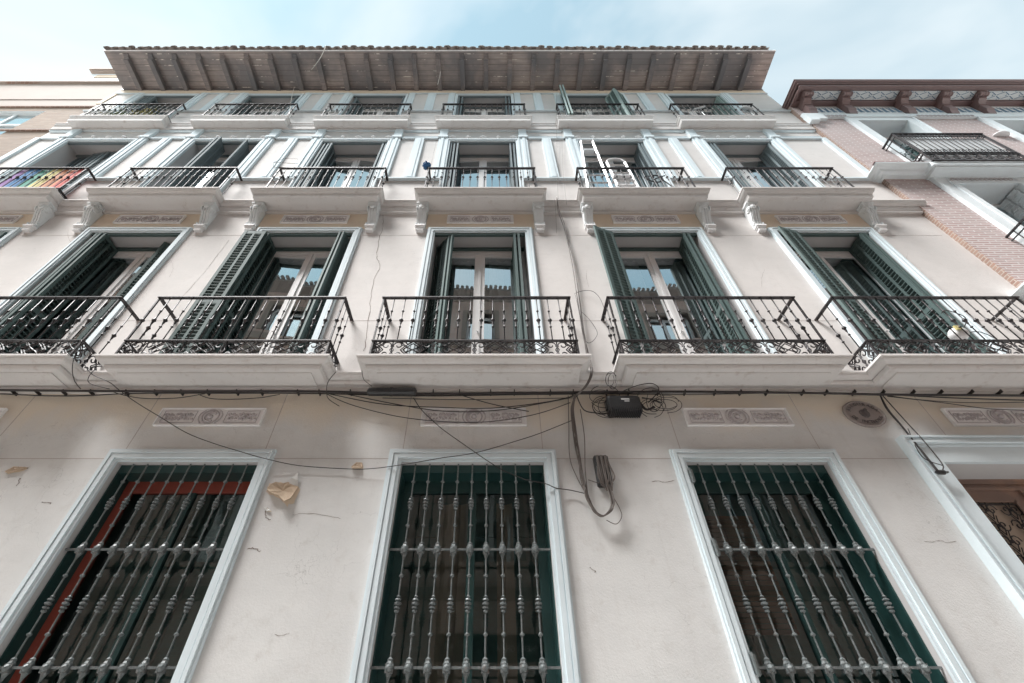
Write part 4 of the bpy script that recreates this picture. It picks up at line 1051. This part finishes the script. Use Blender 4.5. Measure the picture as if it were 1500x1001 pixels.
# top white band + relief friezes
m = MB(); m.box(XR-.03, RX1, YR-.06, YR, H(10.63), H(10.80)); m.box(XR-.02, XR+.40, YR-.075, YR, H(10.48), H(10.79)); m.box(XR-.05, XR+.15, YR-.10, YR+.0, H(10.33), H(10.63)); m.build('frieze_band', 'white', rb)
for i in range(3):
    m = MB(); x0, x1 = (7.45, 8.0) if i == 0 else (RB[i-1]+.85, RB[i]-.85)
    m.box(x0, x1, YR-.064, YR, H(10.50), H(10.62)) if False else None
    n = int((x1-x0)/.09)
    for j in range(n):
        xx = x0+(j+.5)*(x1-x0)/n; m.tube([(xx+.035*math.cos(t), YR-.066, H(10.665)+.035*math.sin(t)) for t in [k*PI/4 for k in range(8)]], .007, 4, True)
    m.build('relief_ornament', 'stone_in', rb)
for c in RB:
    m = MB()
    for j in range(13): xx = c+(j-6)*.085; m.tube([(xx+.038*math.cos(t), YR-.05, H(7.60)+.05*math.sin(t)) for t in [k*PI/4 for k in range(7)]], .009, 4)
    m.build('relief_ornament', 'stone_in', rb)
    m = MB(); m.tube([(c-.6,YR-.048,H(7.53)),(c+.6,YR-.048,H(7.53)),(c+.6,YR-.048,H(7.68)),(c-.6,YR-.048,H(7.68))], .008, 4, True); m.build('ornament_frame', 'white', rb)
# string courses
for zt, h in ((H(7.84), .12), (H(4.55), .16)):
    m = MB(); pr = [(.26,zt),(.26,zt-.02),(.22,zt-.025),(.19,zt-h*.35),(.15,zt-h*.4),(.13,zt-h*.7),(.07,zt-h*.75),(.06,zt-h),(0,zt-h)]
    n = len(pr); vs = []
    for o, z in pr: vs += [(XR-o+.02, D+.02, z), (XR-o+.02, YR-o, z), (RX1, YR-o, z)]
    fs = [(3*j+k, 3*j+k+1, 3*(j+1)+k+1, 3*(j+1)+k) for j in range(n-1) for k in range(2)]
    vs += [(XR, D+.02, zt), (RX1, D+.02, zt)]; fs.append((0,1,2,3*n+1,3*n)); m.add(vs, fs)
    m.build('string_course', 'white', rb)
    m = MB(); m.box(XR-.26, RX1, YR-.262, YR-.2, zt, zt+.012); m.build('drip_edge', 'cornice', rb)
for c in RB:   # iron balconies
    for zb, hw, dep, ht in ((H(7.71)+.02, .87, .29, 1.28), (H(4.57), .95, .36, 1.25)):
        m = MB(); m.box(c-hw-.06, c+hw+.06, YR-dep+.02, YR, zb-.0, zb+.10); m.box(c-hw-.02, c+hw+.02, YR-dep+.05, YR, zb-.05, zb)
        bal = m.build('balcony', 'white', rb, (c, YR, zb)); z0 = zb+.11; y = YR-dep
        h = MB()
        for z, w_ in ((z0,.03),(z0+.26,.03),(z0+.33,.02),(zb+ht,.045),(zb+ht-.1,.018)):
            h.box(c-hw-w_/2, c+hw+w_/2, y-w_/2, y+w_/2, z, z+.014)
            for s in (-1,1): h.box(c+s*hw-w_/2, c+s*hw+w_/2, y+w_/2, YR, z, z+.014)
        for s in (-1,1): h.box(c+s*hw-.012, c+s*hw+.012, y-.012, y+.012, z0, zb+ht)
        h.build('handrail', 'iron', bal)
        h = MB(); n = 15
        for i in range(n):
            xx = c-hw+2*hw*(i+.5)/n; h.tube([(xx,y,z0+.26),(xx,y,zb+ht)], .008, 5)
            for s in (-1,1):
                h.tube([(xx+s*(.035-.032*math.cos(j*.8)), y, zb+ht-.16+.05*math.sin(j*.8)) for j in range(6)], .006, 4)
                h.tube([(xx+s*(.035-.032*math.cos(j*.8)), y, z0+.40+.05*math.sin(j*.8)) for j in range(6)], .006, 4)
        for s in (-1,1):
            for i in range(2): h.tube([(c+s*hw,y+dep*(i+1)/3,z0+.0),(c+s*hw,y+dep*(i+1)/3,zb+ht)], .008, 5); h.tube([(c+s*hw,y+dep*(i+1)/3+.05*math.cos(j),z0+.3+.07*math.sin(j)) for j in range(7)], .007, 4)
        h.build('baluster_row', 'iron', bal)
        h = MB(); n = 9
        for i in range(n):   # greek key band
            u = c-hw+2*hw*i/n; s_ = 2*hw/n
            P = [(0,0),(0,1),(.85,1),(.85,.25),(.35,.25),(.35,.6),(.6,.6)]
            h.tube([(u+.05*s_+a_*s_*.9, y, z0+.03+b_*.21) for a_, b_ in P], .011, 4); 
        h.build('fret_panel', 'iron', bal)
        if zb > 8 :
            m = MB(); n2 = 12
            for i in range(n2):
                u0 = c-hw+.03+i*(2*hw-.06)/n2; u1 = u0+(2*hw-.06)/n2
                m.quad((u0,y+.03+.006*(i%2),zb+.12),(u1,y+.03+.006*((i+1)%2),zb+.12),(u1,y+.03+.006*((i+1)%2),zb+ht-.12),(u0,y+.03+.006*(i%2),zb+ht-.12))
            m.build('privacy_screen', 'panelw', bal)
c = RB[0]; zb = H(7.73)
m = MB(); m.lathe([(.02,-.22),(.10,-.2),(.12,-.17),(.12,.17),(.10,.2),(.02,.22)], (c-.72, YR-.15, zb+.33), 14); tag(fixn(m.build('gas_bottle', 'dish', None, (c-.72,YR-.15,zb+.1), smooth=True)), 'pale cylinder standing in the left end of the brick building balcony', 'gas bottle')
m = MB(); rr = random.Random(2)
m.lathe([(.05,0),(.08,.14),(.06,.14)], (c-.70, YR-.14, zb+.56), 8)
for i in range(120):
    q = Vector((c-.70+rr.gauss(0,.06), YR-.14+rr.gauss(0,.04), zb+.82+rr.gauss(0,.09))); a = Vector((rr.uniform(-1,1),rr.uniform(-1,1),rr.uniform(-1,1))).normalized()*.045; b = a.cross(Vector((rr.random(),rr.random(),.3))).normalized()*.015
    m.add([q,q+a*.5+b,q+a,q+a*.5-b],[(0,1,2,3)])
tag(m.build('dark_plant', 'greenframe', None, (c-.7,YR-.14,zb+.5)), 'small dark plant above the pale cylinder in the iron balcony of the brick building', 'plant')
p = WR(1466,200); m = MB(); m.lathe([(.17,0),(.165,-.04),(.12,-.09),(.05,-.11)], (p.x, YR, p.z), 14, 'Y'); m.v = [(v[0], v[1], p.z+(v[2]-p.z)*(.45 if v[2] > p.z else .12)) for v in m.v]; fixn(m.build('vent_hood', 'whitem', rb, (p.x,YR,p.z), smooth=True))
m = MB()
for j in range(2):
    a0 = RB[0]+.5
    for i in range(28): m.box(a0-.02, a0+.012, YR+.05+j*.17, YR+.19+j*.17, H(4.6)+i*.1, H(4.6)+i*.1+.03)
    m.box(a0-.012, a0+.008, YR+.03+j*.17, YR+.21+j*.17, H(4.5), H(7.42))
m.build('shutter', 'white', rb)
# cornice
zs = H(11.44); zf0 = H(10.82); dep = .46; XC = XR+.02
yo = YR-dep
m = MB(); m.box(XC, RX1, yo, YR, zs, zs+.06)
for i, (o, z0, z1) in enumerate(((.0,-.05,.035),(.03,.035,.075),(.015,.075,.095),(.06,.095,.15),(.075,.15,.17))):
    m.box(XC-o, RX1, yo-o, yo+.06, zs+z0, zs+z1); m.box(XC-o, XC+.06, yo+.06, D+1.2, zs+z0-.001, zs+z1-.001)
m.box(XR-.01, RX1, YR-.055, YR, zf0-.07, zf0-.01); m.box(XC+.0, RX1, yo+.06, yo+.10, zs-.03, zs)
m.box(XC+.06, RX1, YR-.14, YR-.0, zs-.075, zs-.0)
cor = m.build('cornice', 'cornice', rb)
brk = [7.34, 8.24, 9.6, 10.56, 11.4, 12.7, 13.6, 14.9, 15.9, 16.8, 18]
for i, xx in enumerate(brk):
    m = MB(); w = .09
    pr = [(YR, zs-.0), (yo+.11, zs-.0), (yo+.10, zs-.03)]
    for j in range(9): t = j/8; pr.append((yo+.16-.06*math.cos(t*PI*.9+.3)-0, zs-.04-.13*t))
    pr += [(yo+.26, zs-.19), (YR-.13, zs-.26), (YR-.13, zs-.50), (YR-.10, zs-.55), (YR-.07, zf0-.02), (YR, zf0-.02)]
    m.prismX(pr, xx-w, xx+w)
    m.lathe([(.05,-w-.02),(.062,-w-.0),(.052,-w+.03),(.062,-w+.06),(.052,0),(.062,w-.06),(.052,w-.03),(.062,w),(.05,w+.02)], (xx, yo+.16, zs-.10), 12, 'X')
    m.box(xx-w-.012, xx+w+.012, YR-.15, YR, zs-.30, zs-.26)
    fixn(m.build('bracket', 'cornice', cor, (xx, YR, zs)))
for i in range(len(brk)-1):
    m = MB(); mk = MB()
    a, b = brk[i]+.10, brk[i+1]-.10; ya, yb2 = yo+.12, YR-.15
    m.box(a, b, ya, yb2, zs-.012, zs-.002); m.box(a, b, YR-.03, YR, zf0+.03, zs-.09)
    m.build('painted_panel', 'panelw', cor)
    n = max(2, int((b-a)/.14))
    for j in range(n):
        u = a+(j+.5)*(b-a)/n; s_ = (b-a)/n*.4
        for r_ in (0,1):
            y_ = ya+(yb2-ya)*(.27+.46*r_); sg = 1 if (j+r_)%2 else -1
            mk.tube([(u-s_, y_-sg*.03, zs-.013), (u+s_, y_+sg*.03, zs-.013)], .008, 4)
            mk.lathe([(.014,0),(.01,-.004)], (u, y_+.05*sg, zs-.012), 6)
        zc_ = (zf0+zs)/2-.02
        for sg in (-1,1):
            mk.tube([(u+sg*.014, YR-.031, zc_-.14), (u+sg*.016, YR-.031, zc_+.02), (u+sg*.04, YR-.031, zc_+.15)], [.010,.013,.006], 4)
        mk.tube([(u+(b-a)/n/2+.035*math.cos(t), YR-.031, zc_-.15+.09*math.sin(t)) for t in (0,.8,1.6,2.4,3.14)], .005, 4)
    mk.build('stencil_motif', 'bluemark', cor)

# ================================================================== LEFT NEIGHBOUR
YL = D+.03
def WLp(x, y): return W(x, y, -.03)
LX0 = XL-16; LT = WLp(0,124).z
lb = empty('tan_building', (XL-5, YL, 0), 'tan brick building with beige parapet at the left edge', 'building')
wt, wb = WLp(0,163).z, WLp(0,163).z-1.5
wr_ = WLp(67,163).x
lops = [(wr_-1.5-i*3.4, wr_-i*3.4, wb-dz, wt-dz) for i in range(4) for dz in (0, 3.1, 6.2)]
bt = WLp(0,157).z
m = wallmesh(lops, LX0, XL-.002, 0, bt, YL); m.quad((LX0,YL,0),(LX0,YL,bt),(LX0,D+9,bt),(LX0,D+9,0)); m.quad((LX0,D+9,0),(XL,D+9,0),(XL,D+9,bt),(LX0,D+9,bt)); m.build('wall', 'tan', lb)
m = MB(); m.box(LX0, XL-.004, YL-.015, D+9, bt, LT); m.box(LX0, XL-.004, YL-.03, YL+.05, W(0,145.5).z, W(0,144.5).z); m.build('parapet', 'tanr', lb)
m = MB(); m.box(LX0, XL-.003, YL-.075, YL+.3, LT, LT+.05); m.box(LX0, XL-.004, YL-.035, YL, bt-.05, bt); zz_ = WLp(0,192).z; m.box(LX0, XL-.002, YL-.04, YL, zz_-.03, zz_+.03); m.build('coping', 'header', lb)
for a, b, z0, z1 in lops:
    m = MB(); 
    m.quad((a,YL,z0),(a,YL,z1),(a,YL+.2,z1),(a,YL+.2,z0)); m.quad((b,YL,z1),(b,YL,z0),(b,YL+.2,z0),(b,YL+.2,z1)); m.quad((a,YL,z1),(b,YL,z1),(b,YL+.2,z1),(a,YL+.2,z1)); m.quad((a,YL,z0),(a,YL+.2,z0),(b,YL+.2,z0),(b,YL,z0))
    y = YL+.05; m.box(a, a+.06, y, y+.05, z0, z1); m.box(b-.06, b, y, y+.05, z0, z1); m.box(a, b, y, y+.05, z1-.06, z1); m.box(a, b, y, y+.05, z0, z0+.06); m.box(a+.75, a+.82, y+.01, y+.06, z0, z1); m.box(a+.82, b-.06, y+.0, y+.05, z0+.75, z0+.82)
    w = m.build('window', 'white', lb, ((a+b)/2, YL, z0)); m = MB(); m.quad((a,y+.035,z0),(b,y+.035,z0),(b,y+.035,z1),(a,y+.035,z1)); m.build('pane', 'glass', w)
    m = MB(); m.box(a-.02, b+.02, YL+.6, YL+.62, z0, z1); m.build('room_backing', 'room', w)
m = MB(); m.box(XL-.05, XL+.06, D-.02, D+9, bt+.1, LT-.02); m.build('party_wall_edge', 'ochre', lb)
# white attic house beyond
p0 = W(129,112,-.8); r_ = (D+.8)/D
at_ = empty('attic_house', (p0.x+2, D+.8, 0), 'white rendered attic storey rising behind the tan parapet beside the eaves', 'building')
za, zb_ = LT+.04, W(0,107,-.8).z
m = MB(); m.box(p0.x, p0.x+6, D+.8, D+5, za, zb_-.12); m.prismY([(p0.x-1.1, za), (p0.x, za), (p0.x, zb_-.12)], D+.85, D+4.5); m.build('wall', 'white', at_)
m = MB(); m.box(p0.x+.0, p0.x+6, D+.7, D+5.1, zb_-.12, zb_-.05); m.box(p0.x-.1, p0.x+6, D+.66, D+5.1, zb_-.05, zb_+.02); m.build('cornice', 'tanr', at_)
m = MB(); q0 = W(133,112,-.8); m.box(q0.x+.2, q0.x+5, D+.78, D+.8, zb_-.55, zb_-.3); m.build('window_band', 'flake', at_)
a0 = W(104,121,-.3); m = MB(); m.tube([(a0.x-.5,D+.3,LT+.04),(a0.x-.1,D+.3,LT+.12),(a0.x+.2,D+.3,LT+.35)], .02, 5); m.tube([(a0.x+.3,D+.3,LT),(a0.x+.0,D+.3,LT+.85),(a0.x+.12,D+.3,LT+.8)], .022, 5)
tag(m.build('antenna', 'iron', None, (a0.x,D+.3,LT)), 'bent dark antenna stub on the tan parapet', 'antenna')

# ================================================================== ACROSS THE STREET (seen only mirrored in the panes)
YO = -1.25; OT = 12.6
ob = empty('opposite_house', (0, YO, 0), 'reddish brick house with tiled eaves, mirrored in the window panes', 'building')
ops = [(x-.55, x+.55, z, z+2.2) for x in (-11.2,-8.4,-5.6,-2.8,0,2.8,5.6,8.4,11.2) for z in (4.6, 7.9)] + [(x-.5, x+.5, 10.9, 12.0) for x in (-11.2,-8.4,-5.6,-2.8,0,2.8,5.6,8.4,11.2)]
m = wallmesh(ops, -16, 16, 0, OT, YO); m.quad((-16,YO,0),(-16,YO-7,0),(-16,YO-7,OT),(-16,YO,OT)); m.quad((16,YO,0),(16,YO-7,0),(16,YO-7,OT),(16,YO,OT)); m.quad((-16,YO-7,0),(16,YO-7,0),(16,YO-7,OT),(-16,YO-7,OT)); m.build('wall', 'red', ob)
m = MB()
for z in (3.9, 7.3, 10.5): m.box(-16, 16, YO, YO+.1, z, z+.22)
for a, b, z0, z1 in ops: m.box(a-.14, a, YO, YO+.05, z0, z1+.14); m.box(b, b+.14, YO, YO+.05, z0, z1+.14); m.box(a, b, YO, YO+.05, z1, z1+.14)
m.build('stucco_band', 'tanr', ob)
for a, b, z0, z1 in ops:
    m = MB(); m.box(a, a+.07, YO-.2, YO-.15, z0, z1); m.box(b-.07, b, YO-.2, YO-.15, z0, z1); m.box(a, b, YO-.2, YO-.15, z1-.08, z1); m.box((a+b)/2-.05, (a+b)/2+.05, YO-.2, YO-.14, z0, z1); w = m.build('window', 'frame', ob, ((a+b)/2, YO, z0))
    m = MB(); m.quad((a,YO-.18,z0),(b,YO-.18,z0),(b,YO-.18,z1),(a,YO-.18,z1)); m.build('pane', 'glass', w)
m = MB(); m.box(-16, 16, YO-.01, YO+.5, OT, OT+.08)
x = -16
while x < 16:
    m.tube([(x, YO+.56+random.uniform(-.03,.03), OT+.12), (x, YO-3.4, OT+1.2)], .055, 8); x += .15
m.box(-16, 16, YO-7, YO-.0, OT+.001, OT+.02); m.build('tile_roof', 'tile', ob)
vs, fs = textmesh('KERA GRIFA', .13); m = MB(); m.add([(.42-v[0], YO+.06+v[2], 3.10+v[1]) for v in vs], fs); m.build('shop_lettering', 'label', ob)
m = MB(); m.box(-1.0, 1.6, YO, YO+.05, 2.95, 3.35); m.build('shop_fascia', 'greenframe', ob)

# ================================================================== STREET
m = MB(); m.quad((-60,-40,-.12),(60,-40,-.12),(60,60,-.12),(-60,60,-.12)); o = m.build('ground', 'paving'); o['kind'] = 'structure'
m = MB(); m.box(-40, 40, .0, 2.4, -.2, -.10); o = m.build('road', 'asphalt'); o['kind'] = 'structure'
m = MB(); m.box(-40, 40, 2.4, D+.2, -.2, 0); m.box(-40, 40, -1.4, 0, -.2, 0); o = m.build('pavement', 'paving'); o['kind'] = 'structure'

# ================================================================== LIGHT, SKY, CAMERA
EL, AZ = math.radians(60), math.radians(242)
w = bpy.data.worlds.new('World'); SC.world = w; w.use_nodes = True
n = w.node_tree.nodes; l = w.node_tree.links; bg = n['Background']
sky = n.new('ShaderNodeTexSky'); sky.sky_type = 'NISHITA'; sky.sun_disc = False; sky.sun_elevation = EL; sky.sun_rotation = AZ
sky.air_density = 1.0; sky.dust_density = .25; sky.ozone_density = 1.0
tc = n.new('ShaderNodeTexCoord'); mp = n.new('ShaderNodeMapping'); mp.inputs['Scale'].default_value = (1.0, 1.3, 1.0); mp.inputs['Location'].default_value = (1.35, .55, .2)
l.new(tc.outputs['Generated'], mp.inputs['Vector'])
nz = n.new('ShaderNodeTexNoise'); nz.inputs['Scale'].default_value = 1.6; nz.inputs['Detail'].default_value = 5; nz.inputs['Roughness'].default_value = .5; nz.inputs['Distortion'].default_value = .5
l.new(mp.outputs[0], nz.inputs['Vector'])
cr = n.new('ShaderNodeValToRGB'); cr.color_ramp.elements[0].position = .34; cr.color_ramp.elements[1].position = .62
cr.color_ramp.elements[0].color = (.30,.30,.30,1)
l.new(nz.outputs['Fac'], cr.inputs['Fac'])
mx = n.new('ShaderNodeMix'); mx.data_type = 'RGBA'
tint = n.new('ShaderNodeMix'); tint.data_type = 'RGBA'; tint.blend_type = 'MULTIPLY'; tint.inputs[0].default_value = 1
tint.inputs[7].default_value = (.82, 1.12, .82, 1); l.new(sky.outputs[0], tint.inputs[6])
l.new(cr.outputs[0], mx.inputs[0]); l.new(tint.outputs[2], mx.inputs[6]); mx.inputs[7].default_value = (3.5, 3.72, 3.8, 1)
l.new(mx.outputs[2], bg.inputs['Color']); bg.inputs['Strength'].default_value = .05
sd = bpy.data.lights.new('sun', 'SUN'); sd.energy = 2.0; sd.angle = math.radians(28); sd.color = (1, .985, .97)
so = bpy.data.objects.new('sun', sd); COL.objects.link(so)
# sun stands high over the street behind the camera
dirv = Vector((math.sin(AZ)*math.cos(EL), math.cos(AZ)*math.cos(EL), math.sin(EL)))
so.rotation_euler = dirv.to_track_quat('Z', 'Y').to_euler()
cam = bpy.data.cameras.new('camera'); co = bpy.data.objects.new('camera', cam); COL.objects.link(co); SC.camera = co
cam.sensor_width = 36; cam.lens = 655/1500*36; cam.shift_x = 30/1500; cam.clip_start = .05; cam.clip_end = 500
co.location = (0, 0, ZC); co.rotation_euler = (PI/2+TH, 0, 0)
SC.view_settings.view_transform = 'Standard'; SC.view_settings.look = 'None'; SC.view_settings.exposure = 2.57; SC.view_settings.gamma = 1
for o in bpy.data.objects:
    if '_w' in o: del o['_w']
